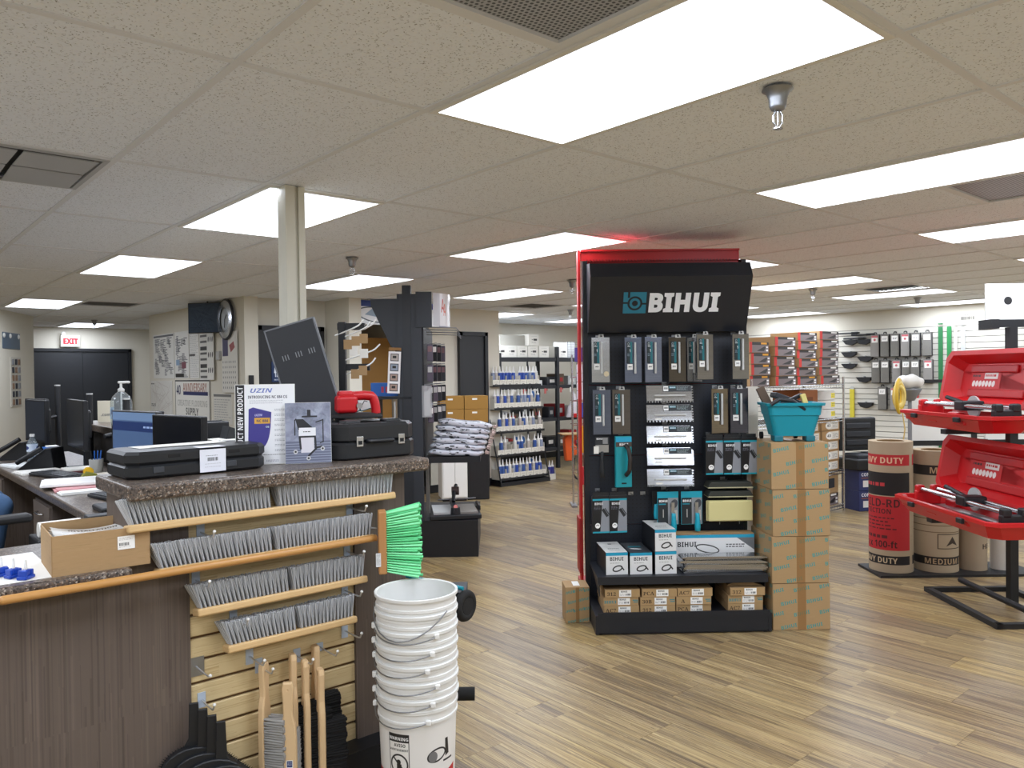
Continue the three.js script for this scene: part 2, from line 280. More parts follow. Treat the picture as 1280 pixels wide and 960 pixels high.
// ---------- green brush ----------
{
  const t = thing('green_brush', 'bright green bristle brush with wooden block hanging beside the buckets', 'brush');
  t.position.set(1.512, .885, -2.5); t.rotation.y = -.5;
  part(t, 'block', rb(.03, .232, .06, 0, 0, 0, .006), std(0xb5824e, .55));
  const gm = [std(0x74e39a, .6), std(0x5fd088, .6), std(0x8ff0b0, .6)];
  const out = [[], [], []];
  for (let r = 0; r < 5; r++) for (let k = 0; k < 26; k++) {
    const u = (k + .5) / 26 - .5, v = (r + .5) / 5 - .5, A = [.012, u * .22, v * .05], L = rr(.115, .135);
    const B = [.012 + L, u * .27 + rr(-.003, .003), v * .085]; const g = new THREE.CylinderGeometry(.0062, .0026, 1, 5); const d = V(...B).sub(V(...A)); g.scale(1, d.length(), 1).applyQuaternion(new THREE.Quaternion().setFromUnitVectors(V(0, 1, 0), d.clone().normalize())).translate((A[0] + B[0]) / 2, (A[1] + B[1]) / 2, (A[2] + B[2]) / 2);
    out[Math.floor(rnd() * 3)].push(g);
  }
  out.forEach((g, i) => part(t, 'bristles', g, gm[i]).userData.kind = 'stuff');
  part(t, 'sticker', plane(.018, .05, -.016, -.06, 0).rotateY(0), print(64, 160, (g, w, h) => { g.fillStyle = '#ddd'; g.fillRect(0, 0, w, h); lines(g, 8, 14, 48, 12, 11, '#555', 3); }), 0, 0, .0315);
  const hk = thing('slatwall_hook', 'short hook behind the green brush', 'hook', 'hooks on the slatwall'); hk.position.set(1.50, .93, -2.64);
  part(hk, 'prong', tube([[0, 0, 0], [0, 0, .08], [.0, .004, .12]], .003, 8), prongMat);
}
// ---------- counter brushes ----------
const beechLight = std(0xdcbc90, .55), blackBristle = std(0x0d0d0e, .9), greyBristle = std(0x9a9894, .85);
function counterBrush(label, bm, x, y, z, ry, sticker, group) {
  const t = thing('counter_brush', label, 'brush', 'wooden counter brushes on the slatwall'); t.position.set(x, y, z); t.rotation.y = ry;
  // hangs down from its hole at the origin; bristles on the +x side
  const sil = [[-.012, .02], [.012, .02], [.016, .005], [.013, -.05], [.012, -.09], [.021, -.13], [.023, -.17], [.023, -.42], [-.023, -.42], [-.023, -.17], [-.021, -.13], [-.012, -.09], [-.013, -.05], [-.016, .005]];
  const hole = []; for (let k = 0; k < 10; k++) hole.push([.004 * Math.cos(k * .628), .004 * Math.sin(k * .628)]);
  part(t, 'handle', ext(sil, .014, .004, [hole]).rotateY(Math.PI / 2).translate(-.011, 0, 0), beechLight);
  const gs = [];
  for (let r = 0; r < 4; r++) for (let k = 0; k < 30; k++) { const h = rr(.068, .078), z0 = (r - 1.5) * .011; gs.push(new THREE.CylinderGeometry(.0068, .004, h, 5).rotateZ(-Math.PI / 2 + rr(-.06, .06)).translate(h / 2 + .008, -.165 - k * .0086, z0 * 1.3 + rr(-.002, .002))); }
  part(t, 'bristles', gs, bm).userData.kind = 'stuff';
  if (sticker) part(t, 'sticker', plane(.022, .06).rotateY(-Math.PI / 2).translate(-.0155, -.27, .004), print(64, 176, (g, w, h) => { g.fillStyle = '#f0f0ee'; g.fillRect(0, 0, w, h); g.fillStyle = '#23356e'; g.fillRect(6, 8, 52, 62); lines(g, 12, 24, 40, 3, 12, '#dde', 4); barcode(g, 8, 90, 48, 60); }));
  return t;
}
counterBrush('wooden counter brush with grey bristles hanging behind the labelled one', greyBristle, 1.098, .49, -2.6, -.95);
counterBrush('wooden counter brush with blue and white sticker facing out', greyBristle, 1.15, .43, -2.53, .95, true);
counterBrush('black bristle counter brush, leftmost of the four black ones', blackBristle, 1.205, .495, -2.6, -.2);
counterBrush('black bristle counter brush, second from left of the four black ones', blackBristle, 1.24, .47, -2.575, -.2);
counterBrush('black bristle counter brush in front of the other black ones', blackBristle, 1.28, .44, -2.54, -.22);
counterBrush('black bristle counter brush, rearmost and rightmost of the four black ones', blackBristle, 1.30, .5, -2.615, -.1);
hook(1.098, .49, .12, 'hook carrying the two grey bristle counter brushes'); hook(1.24, .49, .13, 'hook carrying three black counter brushes'); hook(1.33, .50, .14, 'hook carrying the rearmost black counter brush', [.026, .03]);
// ---------- black scrub brushes ----------
for (let k = 0; k < 4; k++) {
  const t = thing('scrub_brush', ['rearmost', 'second from back', 'third from back', 'front'][k] + ' of the black plastic scrub brushes hung at lower left of the slatwall', 'brush', 'black scrub brushes');
  t.position.set(.858 + k * .02, .43 - k * .018, -2.6 + k * .024); t.rotation.y = -.35;
  part(t, 'handle', ext([[-.012, .012], [.012, .012], [.016, -.10], [.03, -.125], [-.03, -.125], [-.016, -.1]], .006, .002), M.black, 0, 0, 0);
  const fr = []; for (let r = 0; r < 3; r++) for (let q = 0; q < 40; q++) { const a = Math.PI * q / 39, R = .105 - r * .014; fr.push(new THREE.ConeGeometry(.006, .032, 4).rotateZ(a - Math.PI / 2).translate(Math.cos(a) * R, -.21 + Math.sin(a) * R * .75, .012 * r)); }
  part(t, 'head', ext([...Array(13)].map((_, q) => [Math.cos(Math.PI * q / 12) * .1, -.2 + Math.sin(Math.PI * q / 12) * .075]).concat([[-.1, -.28], [.1, -.28]]), .03, .003).translate(0, 0, -.004), M.black);
  part(t, 'bristles', fr, std(0x101011, .9)).userData.kind = 'stuff';
}
hook(.9, .425, .12, 'hook carrying the black scrub brushes');
// ---------- nested buckets ----------
{
  const label = print(512, 300, (g, w, h) => {
    g.fillStyle = '#eceae6'; g.fillRect(0, 0, w, h);
    g.strokeStyle = '#222'; g.lineWidth = 3; g.strokeRect(120, 20, 100, 250); g.fillStyle = '#222'; g.fillRect(120, 20, 100, 34); txt(g, 'WARNING', 170, 38, 20, '#fff', { a: 'center' }); txt(g, 'AVISO', 146, 66, 20); txt(g, 'AVERTISSEMENT', 170, 88, 12, '#222', { a: 'center' });
    g.lineWidth = 7; g.beginPath(); g.arc(170, 150, 42, 0, 6.3); g.stroke(); g.beginPath(); g.moveTo(140, 120); g.lineTo(200, 180); g.stroke(); g.beginPath(); g.arc(168, 140, 11, 0, 6.3); g.fill(); g.fillRect(158, 148, 24, 28); lines(g, 126, 205, 88, 6, 10, '#444', 3);
    g.fillStyle = '#c01c24'; g.beginPath(); g.moveTo(285, 235); g.lineTo(470, 190); g.lineTo(470, 255); g.lineTo(285, 295); g.fill(); g.fillRect(0, 200, 70, 100); txt(g, 'POWER', 380, 242, 44, '#fff', { a: 'center', r: -.22 });
    g.fillStyle = '#222'; g.beginPath(); g.ellipse(350, 120, 46, 26, -.2, 0, 6.3); g.stroke(); g.fillStyle = '#777'; g.beginPath(); g.ellipse(330, 125, 22, 24, 0, 0, 6.3); g.fill(); g.fillStyle = '#222'; g.beginPath(); g.moveTo(395, 60); g.lineTo(412, 60); g.lineTo(420, 130); g.lineTo(398, 138); g.fill(); g.fillRect(385, 150, 60, 8);
  }, .4);
  const s = .94, R = .15 * s, hB = .40;
  const prof = [[0, 0], [R * .86, 0], [R * .88, .01], [R * .965, hB - .085], [R * 1.0, hB - .082], [R * 1.0, hB - .074], [R * .975, hB - .072], [R * .98, hB - .05], [R * 1.01, hB - .047], [R * 1.01, hB - .038], [R * .985, hB - .036], [R * .99, hB - .014], [R * 1.035, hB - .012], [R * 1.04, hB - .002], [R * 1.02, hB], [R * .975, hB - .002], [R * .97, hB - .06], [R * .86, .012], [0, .012]];
  const bodyG = toCreasedNormals(lathe(prof, 48), .6), wm = std(0xe9e9e6, .35);
  for (let k = 0; k < 7; k++) {
    const t = thing('plastic_bucket', ['bottom white bucket of the stack, printed with a warning label and red banner', 'white bucket second from the bottom of the stack', 'white bucket third from the bottom of the stack', 'white bucket in the middle of the stack of seven', 'white bucket third from the top of the stack', 'white bucket second from the top of the stack', 'topmost white bucket of the stack, open rim showing'][k], 'bucket', 'stack of white buckets');
    t.position.set(1.535, k * .0572, -2.315); t.rotation.y = -.7 + (k % 3 - 1) * .12;
    part(t, 'body', bodyG, wm);
    const a0 = 2.7 + k * .03, e = .012; const P = q => [Math.cos(q) * R * 1.05, 0, Math.sin(q) * R * 1.05];
    // wire bail hanging in front, ears left and right
    const pts = []; for (let q = 0; q <= 10; q++) { const f = q / 10, a = Math.PI * (.97 - f * .62); pts.push([Math.cos(a) * R * 1.06, hB - .045 - .052 * Math.sin(f * 2.2) * (1 - f * .35) - .016 * (1 - f), Math.sin(a) * R * 1.06]); }
    if (k < 6) { const hd = part(t, 'handle', tube(pts, .0022, 28, 5), M.zinc); part(hd, 'ear', rb(.014, .02, .018, pts[0][0], pts[0][1] + .004, pts[0][2] + .004, .004), wm); part(hd, 'ear', rb(.018, .018, .014, pts[10][0] * .985, pts[10][1], pts[10][2] * .985, .004), wm); }
    else part(t, 'handle', tube([...Array(11)].map((_, q) => { const f = q / 10, a = Math.PI * (.98 - f * .8); return [Math.cos(a) * R * 1.06, hB - .05 - .09 * Math.sin(f * 3.14), Math.sin(a) * R * 1.07]; }), .0022, 28, 5), M.zinc);
    if (k === 0) part(t, 'label', new THREE.CylinderGeometry(R * .963, R * .903, .24, 40, 1, true, -1.25, 2.9), label, 0, .18, 0);
  }
}
// ---------- rolling dolly hidden by the buckets ----------
{
  const t = thing('wheeled_dolly', 'black wheeled dolly with teal rail standing behind the white buckets', 'dolly'); t.position.set(1.85, 0, -2.52); t.rotation.y = -.7;
  part(t, 'frame', [bx(.22, .03, .16, -.06, .62, -.05), bx(.03, .6, .03, -.17, .32, -.1), bx(.03, .6, .03, -.11, .32, -.1), bx(.12, .03, .2, -.14, .02, -.06)], M.black);
  part(t, 'rail', rod([-.26, .685, -.10], [.04, .655, .046], .008), M.teal);
  const wheel = () => [new THREE.TorusGeometry(.045, .018, 10, 28).rotateY(Math.PI / 2 - .6), cyl(.035, .035, .03, 0, 0, 0, 18, 'x').rotateY(-.6)];
  part(t, 'wheel', wheel(), M.rubber, .047, .585, .036);
  part(t, 'roller', [cyl(.026, .026, .07, .2, 0, 0, 18, 'x')], M.rubber, -.155, .235, .036); part(t, 'axle', cyl(.018, .018, .17, -.013, .235, .036, 14, 'x'), M.zinc);
}
// ---------- cardboard box on the low worktop ----------
const kraftTex = tex(256, 256, (g, w, h) => { g.fillStyle = '#a98a62'; g.fillRect(0, 0, w, h); for (let k = 0; k < 900; k++) { g.fillStyle = `rgba(${pick(['144,114,76', '190,162,122', '124,98,66'])},${rr(.04, .16)})`; g.fillRect(rnd() * w, rnd() * h, rr(4, 40), rr(.6, 2)); } }, [3, 3]);
const kraft = new THREE.MeshStandardMaterial({ map: kraftTex, roughness: .85 });
const shipLabel = print(128, 96, (g, w, h) => { g.fillStyle = '#f2f1ee'; g.fillRect(0, 0, w, h); lines(g, 10, 10, 100, 3, 8, '#999'); barcode(g, 12, 48, 70, 22); lines(g, 10, 78, 100, 1, 8, '#777'); });
{
  const t = thing('cardboard_box', 'open cardboard box holding clear bags on the low worktop', 'box'); t.position.set(.60, .925, -2.70); t.rotation.y = -.06;
  const w = .262, h = .118, d = .24, k = .004;
  part(t, 'carton', [bx(w, h, k, 0, h / 2, d / 2), bx(w, h * 1.04, k, 0, h * .52, -d / 2), bx(k, h, d, -w / 2, h / 2, 0), bx(k, h, d, w / 2, h / 2, 0), bx(w, k, d, 0, k / 2, 0)], kraft);
  part(t, 'shipping_label', plane(.048, .04, .065, .075, d / 2 + .0035), shipLabel);
  const bagM = new THREE.MeshPhysicalMaterial({ color: 0xcfd0cc, roughness: .2, transparent: true, opacity: .55 });
  const bp = print(256, 128, (g, w2, h2) => { g.fillStyle = '#cbc9c2'; g.fillRect(0, 0, w2, h2); g.fillStyle = '#f4f4f2'; g.fillRect(0, 0, w2, 10); g.fillRect(0, h2 - 14, w2, 14); txt(g, 'INSTALLATION', 128, 34, 22, '#444', { a: 'center' }); lines(g, 30, 56, 190, 4, 12, '#999', 3); g.fillStyle = '#d89a60'; g.fillRect(120, 70, 60, 26); }, .25);
  for (let q = 0; q < 5; q++) { const b = thing('clear_bag', ['topmost', 'second', 'third', 'fourth', 'lowest'][q] + ' printed clear plastic bag bulging out of the open cardboard box', 'bag', 'bags in the cardboard box'); const g = new THREE.PlaneGeometry(.23, .2, 12, 8), p = g.attributes.position; for (let i = 0; i < p.count; i++) { const x = p.getX(i) / .115; p.setZ(i, x * x * .018 + Math.sin(p.getY(i) * 40 + q) * .0015); } g.rotateX(-Math.PI / 2); g.computeVertexNormals(); part(b, 'sheet', g, bp); b.position.set(.60, 1.018 - q * .007, -2.70 - q * .004); b.rotation.y = -.06 + (q - 2) * .02; }
}
{ const t = thing('paper_sheet', 'white paper sheet on the low worktop under the blue spacers', 'paper'); t.position.set(.28, .9255, -2.80); t.rotation.y = .0; part(t, 'sheet', bx(.4, .0012, .42, 0, .0006, 0), M.paper); }
for (let k = 0; k < 3; k++) {
  const t = thing('blue_leveling_clip', ['rearmost', 'middle', 'front'][k] + ' of three blue plastic leveling clips with white stems', 'tool', 'blue leveling clips'); t.position.set(.352 + k * .024, .9275, -2.70 + k * .042); t.rotation.y = .4 * k;
  part(t, 'cap', [rb(.042, .01, .03, 0, .005, 0, .003), rb(.024, .018, .02, 0, .018, 0, .004), rb(.01, .02, .026, -.012, .016, 0, .003), rb(.01, .02, .026, .012, .016, 0, .003)], std(0x1440a8, .35));
  part(t, 'stem', cyl(.0028, .0045, .03, 0, .04, 0, 8), M.whitePlastic);
}
// ---------- things on the bar top ----------
const caseMat = std(0x1b1d20, .42), latchMat = std(0x232529, .4);
function chamferCase(w, h, d, c) { // plan outline with cut corners, extruded upwards, with bevel
  const o = [[-w / 2 + c, -d / 2], [w / 2 - c, -d / 2], [w / 2, -d / 2 + c], [w / 2, d / 2 - c], [w / 2 - c, d / 2], [-w / 2 + c, d / 2], [-w / 2, d / 2 - c], [-w / 2, -d / 2 + c]];
  return o;
}
{
  const t = thing('long_tool_case', 'long black plastic tool case with white barcode label on the bar top', 'case'); t.position.set(.915, 1.176, -2.785); t.rotation.y = .03;
  const w = .45, d = .235;
  part(t, 'lower_shell', ext(chamferCase(w, .03, d, .03), .028, .008).rotateX(-Math.PI / 2).translate(0, .009, 0), caseMat);
  part(t, 'upper_shell', ext(chamferCase(w, .03, d, .03), .024, .01).rotateX(-Math.PI / 2).translate(0, .054, 0), caseMat);
  part(t, 'seam', ext(chamferCase(w - .008, .03, d - .008, .03), .012).rotateX(-Math.PI / 2).translate(0, .042, 0), M.rubber);
  for (const x of [-.11, .13]) part(t, 'latch', rb(.034, .02, .008, x - .03, .028, d / 2 + .008, .002), std(0x3a3d42, .4));
  for (const x of [-.08, .12]) part(t, 'grip_recess', rb(.04, .012, .006, x - .01, .07, d / 2 + .008, .002), M.rubber);
  part(t, 'label', [plane(.088, .076, .035, .044, d / 2 + .0125), bx(.088, .0006, .06, .035, .0886, d / 2 - .018)], print(256, 220, (g, w2, h2) => { g.fillStyle = '#e6e8f0'; g.fillRect(0, 0, w2, h2); lines(g, 60, 60, 140, 1, 8, '#555', 4); barcode(g, 76, 80, 100, 34); lines(g, 50, 140, 160, 2, 30, '#999', 3); }, .4));
}
{
  const t = thing('papers', 'loose white papers lying on the long black case', 'paper'); t.position.set(.90, 1.2655, -2.84); t.rotation.y = .1; part(t, 'sheet', [bx(.3, .001, .1), bx(.26, .001, .09, .02, .0012, .01)], M.paper);
  const s = thing('product_sign', 'white NEW PRODUCT display sign with purple bag picture standing on the bar', 'sign'); s.position.set(1.19, 1.176, -2.775); s.rotation.order = 'YXZ'; s.rotation.set(-.07, -.45, 0);
  const pr = print(512, 720, (g, w, h) => {
    g.fillStyle = '#eef0f4'; g.fillRect(0, 0, w, h); g.fillStyle = '#15161a'; g.fillRect(0, 0, 76, h);
    txt(g, 'PRODUCT NEW PRODUCT', 40, h - 40, 66, '#f2f2f2', { r: -Math.PI / 2, sx: .84 });
    txt(g, 'UZIN', 116, 52, 54, '#6d7ec0', { i: 1, sx: 1.5 }); txt(g, 'INTRODUCING NC 884 CG', 106, 112, 36, '#1c2038', { sx: .78 }); lines(g, 120, 142, 330, 3, 12, '#9a9cab', 3);
    g.fillStyle = '#403a8c'; g.beginPath(); g.moveTo(112, 220); g.lineTo(150, 205); g.lineTo(308, 250); g.bezierCurveTo(300, 480, 280, 580, 170, 600); g.lineTo(104, 600); g.fill(); g.fillStyle = '#d9a640'; g.fillRect(160, 300, 136, 54); txt(g, 'NC 884', 228, 328, 34, '#2b2468', { a: 'center', sx: .9 }); txt(g, 'UZIN', 160, 275, 28, '#c9c8ee', { i: 1 }); txt(g, 'CG', 258, 384, 22, '#dfe');
    for (let k = 0; k < 9; k++) lines(g, 336, 222 + k * 46, 140, 2, 12, '#8c8f9b', 4);
    lines(g, 170, 634, 280, 1, 8, '#555', 5); g.strokeStyle = '#b03048'; g.lineWidth = 6; g.beginPath(); g.arc(220, 690, 18, 3.1, 6); g.stroke(); lines(g, 260, 684, 110, 2, 10, '#99a', 5);
  }, .35);
  part(s, 'board', [bx(.212, .296, .003, 0, .148, 0)], M.whitePlastic); part(s, 'print', plane(.208, .292, 0, .148, .0022), pr); part(s, 'stand', [bx(.1, .18, .003, 0, .088, -.03)], M.whitePlastic);
  const q = thing('machine_photo_sign', 'small standing photo sign showing a wheeled mixing machine', 'sign'); q.position.set(1.318, 1.176, -2.69); q.rotation.order = 'YXZ'; q.rotation.set(-.1, -.42, 0);
  const pq = print(384, 520, (g, w, h) => {
    g.fillStyle = '#8d93a8'; g.fillRect(0, 0, w, h); for (let k = 0; k < 260; k++) { g.fillStyle = `rgba(${pick(['190,196,214', '80,86,104', '150,156,176'])},${rr(.05, .22)})`; g.beginPath(); g.ellipse(rnd() * w, rnd() * h * .62, rr(20, 70), rr(10, 40), rnd() * 3, 0, 6.3); g.fill(); }
    g.fillStyle = '#6a7086'; g.fillRect(0, 330, w, 190); g.fillStyle = '#a9afc2'; for (let k = 0; k < 8; k++) g.fillRect(0, 350 + k * 22, w, 4);
    g.fillStyle = '#22242a'; g.fillRect(185, 60, 30, 60); g.fillRect(140, 112, 130, 14); g.beginPath(); g.moveTo(95, 140); g.lineTo(150, 140); g.lineTo(230, 215); g.lineTo(110, 215); g.fill(); g.fillStyle = '#e8e9ee'; g.fillRect(112, 215, 144, 70); g.fillStyle = '#22242a'; g.fillRect(112, 285, 144, 16); lines(g, 150, 246, 70, 1, 8, '#444', 7);
    g.fillStyle = '#d8d6de'; g.fillRect(130, 300, 110, 130); g.strokeStyle = '#202228'; g.lineWidth = 9; g.beginPath(); g.moveTo(112, 230); g.lineTo(90, 140); g.lineTo(80, 150); g.lineTo(80, 280); g.moveTo(256, 170); g.lineTo(318, 150); g.lineTo(318, 340); g.lineTo(290, 350); g.stroke(); g.lineWidth = 16; g.beginPath(); g.moveTo(120, 300); g.lineTo(128, 400); g.moveTo(250, 300); g.lineTo(254, 400); g.lineTo(190, 460); g.moveTo(254, 390); g.lineTo(310, 380); g.stroke();
    for (const [x, y] of [[84, 420], [192, 478], [312, 398]]) { g.fillStyle = '#ccc'; g.beginPath(); g.arc(x, y, 18, 0, 6.3); g.fill(); g.fillStyle = '#333'; g.beginPath(); g.arc(x, y, 9, 0, 6.3); g.fill(); }
  }, .4);
  part(q, 'board', bx(.166, .226, .003, 0, .113, 0), M.whitePlastic); part(q, 'print', plane(.164, .224, 0, .113, .0022), pq); part(q, 'stand', bx(.08, .14, .003, 0, .068, -.025), M.whitePlastic);
}
{
  const t = thing('square_tool_case', 'square black plastic tool case with two silver latches at the bar end', 'case'); t.position.set(1.60, 1.176, -2.80); t.rotation.y = -.02;
  const w = .35, d = .28;
  part(t, 'lower_shell', ext(chamferCase(w, 0, d, .035), .052, .007).rotateX(-Math.PI / 2).translate(0, .008, 0), caseMat);
  part(t, 'upper_shell', ext(chamferCase(w - .006, 0, d - .006, .045), .05, .012).rotateX(-Math.PI / 2).translate(0, .076, 0), caseMat);
  part(t, 'lid_boss', [rb(.07, .03, .06, -.09, .135, .08, .01), rb(.07, .03, .06, .09, .135, .08, .01)], caseMat);
  for (const x of [-.085, .1]) { const l = part(t, 'latch', rb(.03, .042, .008, x, .07, d / 2 + .009, .003), M.chrome); part(l, 'latch_slot', bx(.016, .014, .002, x, .066, d / 2 + .0135), M.rubber); }
  part(t, 'handle', tube([[-.05, .07, d / 2 + .004], [-.045, .07, d / 2 + .02], [.055, .07, d / 2 + .02], [.06, .07, d / 2 + .004]], .008, 16), latchMat);
  const r = thing('suction_lifter', 'red handled suction lifter with black round pad on the square case', 'tool'); r.position.set(1.60, 1.328, -2.83); r.rotation.y = -.35;
  part(r, 'pad', lathe([[0, 0], [.1, 0], [.104, .004], [.1, .012], [.06, .02], [0, .02]], 36), M.rubber);
  part(r, 'body', [rb(.085, .072, .085, -.042, .056, 0, .016), rb(.06, .03, .07, -.045, .095, 0, .012)], std(0xc21620, .38));
  part(r, 'grip', tube([[-.02, .088, 0], [.03, .09, 0], [.066, .085, 0], [.076, .055, 0], [.08, .016, 0]], .019, 24, 12), std(0xc21620, .38));
  part(r, 'gauge', cyl(.012, .012, .01, .005, .05, .043, 16, 'z'), M.steel);
}
// leaning pegboard
{
  const t = thing('leaning_pegboard', 'black perforated display board leaning sideways behind the photo sign', 'display board');
  const w = .205, h = .56; put(t, frame(1.62, 1.176, -2.90, -.711), 0, .03, 0, .1, -.05, .285);
  const holes = []; 
  part(t, 'panel', bx(w, h, .018, -w / 2, h / 2, 0), M.blackPowder);
  part(t, 'edge_trim', [bx(.006, h, .04, -.0, h / 2, -.01), bx(.006, h, .04, -w, h / 2, -.01), bx(w + .006, .006, .04, -w / 2, h, -.01)], std(0x6a6e74, .3));
  const dot = []; for (let r = 0; r < 4; r++) for (let c = 0; c < 8; c++) dot.push(bx(.0045, .007, .002, -.015 - c * .025, .05 + r * .026, .0095)); part(t, 'peg_slots', dot, std(0xb9b39a, .6));
  const sl = []; for (let c = 0; c < 3; c++) for (let q = 0; q < 3; q++) sl.push(bx(.003, .022, .002, -.165 + c * .055 + q * .011, .43, .0095)); part(t, 'vent_slots', sl, std(0x8d9196, .5));
}
// ---------- black gondola display ----------
const GF = frame(3.25, 0, -3.054, -.69);
const pegTex = tex(256, 256, (g, w, h) => { g.fillStyle = '#1a1f2a'; g.fillRect(0, 0, w, h); for (let i = 0; i < 8; i++) for (let j = 0; j < 8; j++) { g.fillStyle = '#0b0d12'; g.beginPath(); g.arc(16 + i * 32, 16 + j * 32, 4.5, 0, 6.3); g.fill(); } }, [1 / .2, 1 / .2]);
const peg = new THREE.MeshStandardMaterial({ map: pegTex, roughness: .5 });
const bihui = (g, x, y, s, c, mark) => { txt(g, 'BIHUI', x, y, s, c, { i: 0, a: 'center' }); };
{
  const t = thing('gondola_display', 'tall black shop display with BIHUI header and pegboard of trowels', 'display');
  put(t, GF, 0, 0, 0);
  part(t, 'base_deck', [bx(.985, .018, .46, .495, .096, -.23), bx(.985, .075, .02, .495, .052, -.012), bx(.985, .03, .012, .495, .115, -.004), bx(.985, .02, .025, .495, .012, -.03)], M.blackPowder);
  part(t, 'base_side', [bx(.02, .105, .46, .0, .06, -.23)], M.blackPowder); part(t, 'base_side', [bx(.02, .105, .46, .99, .06, -.23)], M.blackPowder);
  for (const x of [.02, .97]) part(t, 'foot', cyl(.012, .016, .02, x, .01, -.03, 12), M.rubber);
  for (const x of [.0, .99]) part(t, 'upright', bx(.028, 2.18, .05, x, 1.1, -.445), M.black);
  for (const [y0, y1] of [[.1, .55], [.553, .98], [.983, 1.42], [1.423, 1.75]]) part(t, 'peg_panel', bx(.96, y1 - y0, .012, .495, (y0 + y1) / 2, -.43), peg);
  part(t, 'shelf', [bx(.985, .014, .40, .5, .318, -.24), bx(.985, .045, .012, .5, .303, -.04)], M.blackPowder);
  for (const x of [.02, .98]) part(t, 'shelf_bracket', ext([[0, 0], [.34, .0], [.34, -.02], [0, -.1]], .004).rotateY(Math.PI / 2).translate(x, .308, -.06), M.black);
  // sloped header: side profile swept across
  const hp = [[-.40, 1.742], [-.352, 1.742], [-.21, 2.066], [-.262, 2.152], [-.42, 2.17]];
  const hg = ext(hp.map(([z, y]) => [-z, y]), .97).rotateY(Math.PI / 2).translate(.008, 0, 0);
  part(t, 'header', toCreasedNormals(hg, .3), std(0x1a1e26, .36));
  const L = Math.hypot(.142, .324), lg = plane(.62, .165).rotateX(-Math.atan2(.142, .324) * -1 * 1).translate(0, 0, 0);
  lg.rotateX(0);
  const sign = part(t, 'logo', plane(.60, .16), print(1024, 273, (g, w, h) => {
    g.fillStyle = '#1a1e26'; g.fillRect(0, 0, w, h); g.fillStyle = '#25788f'; g.fillRect(20, 22, 236, 228); g.strokeStyle = '#15181d'; g.lineWidth = 20; g.beginPath(); g.arc(140, 142, 66, 0, 6.3); g.stroke(); g.fillStyle = '#15181d'; g.fillRect(20, 128, 66, 18); g.fillRect(196, 138, 60, 18); g.fillRect(64, 22, 22, 60); g.beginPath(); g.arc(140, 142, 30, 0, 6.3); g.fill();
    g.save(); g.translate(270, 136); g.transform(1, 0, -.03, 1, 0, 0); txt(g, 'BIHUI', 0, 4, 268, '#e9eaec', { sx: .97, st: 16 }); g.restore();
  }, .45), .50, 1.915, -.2735);
  sign.rotation.x = Math.atan2(.142, .324);
}
{
  const t = thing('red_display_rack', 'red metal display rack standing back to back with the black display', 'display'); put(t, GF, 0, 0, 0);
  part(t, 'red_panel', bx(1.0, 1.9, .012, .49, 1.3, -.52), M.red);
  part(t, 'top_channel', [bx(1.0, .06, .012, .48, 2.23, -.49), bx(1.0, .012, .16, .48, 2.262, -.55)], M.red);
  const nt = []; for (let k = 0; k < 46; k++) nt.push(bx(.008, .016, .004, .02 + k * .02, 2.2, -.482)); part(t, 'slots', nt, M.redDark);
  part(t, 'upright', bx(.016, 2.26, .07, -.032, 1.13, -.50), M.red); part(t, 'upright', bx(.03, 2.2, .05, 1.0, 1.1, -.5), M.black);
  part(t, 'side_plate', bx(.012, .34, .14, -.046, .42, -.5), M.redDark);
  part(t, 'rear_base', bx(1.0, .1, .46, .49, .05, -.72), M.redDark);
}
// peg hooks and goods
function pegHook(x, y, len, label) { const t = thing('peg_hook', label, 'hook', 'hooks on the black display'); put(t, GF, x, y, -.422); part(t, 'prong', tube([[0, 0, 0], [0, 0, len * .8], [0, .008, len]], .0025, 8, 5), M.zinc); part(t, 'plate', bx(.03, .02, .003, 0, 0, .002), M.zinc); return t; }
const trowelCard = print(96, 256, (g, w, h) => { g.fillStyle = '#1a2a30'; g.fillRect(0, 0, w, h); g.fillStyle = '#156a74'; g.fillRect(56, 0, 40, h); g.strokeStyle = '#cfd6d8'; g.lineWidth = 4; g.beginPath(); g.arc(30, 26, 14, 0, 6.3); g.stroke(); txt(g, 'BIHUI', 36, 54, 17, '#e8eaea', { a: 'center' }); txt(g, '1', 44, 106, 46, '#f4f4f4'); lines(g, 8, 140, 40, 3, 12, '#9ab', 4); }, .3);
const sticker = print(96, 80, (g, w, h) => { g.fillStyle = '#f2f2ee'; g.fillRect(0, 0, w, h); g.strokeStyle = '#888'; g.strokeRect(8, 8, 80, 62); barcode(g, 18, 26, 60, 22); lines(g, 16, 56, 64, 1, 8, '#666', 3); }, .5);
const brushTex = tex(256, 256, (g, w, h) => { g.fillStyle = '#b9bcc2'; g.fillRect(0, 0, w, h); for (let k = 0; k < 500; k++) { g.fillStyle = `rgba(${pick(['255,255,255', '90,94,100'])},${rr(.03, .1)})`; g.fillRect(0, rnd() * h, w, 1); } }, [2, 2]);
const plateSteel = new THREE.MeshStandardMaterial({ map: brushTex, roughness: .16, metalness: 1 });
const cardBack = std(0x2c3038, .4);
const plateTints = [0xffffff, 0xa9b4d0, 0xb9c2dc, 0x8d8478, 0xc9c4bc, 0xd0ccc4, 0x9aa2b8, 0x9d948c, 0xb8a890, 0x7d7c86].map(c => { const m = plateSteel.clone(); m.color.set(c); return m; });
let plateN = 0;
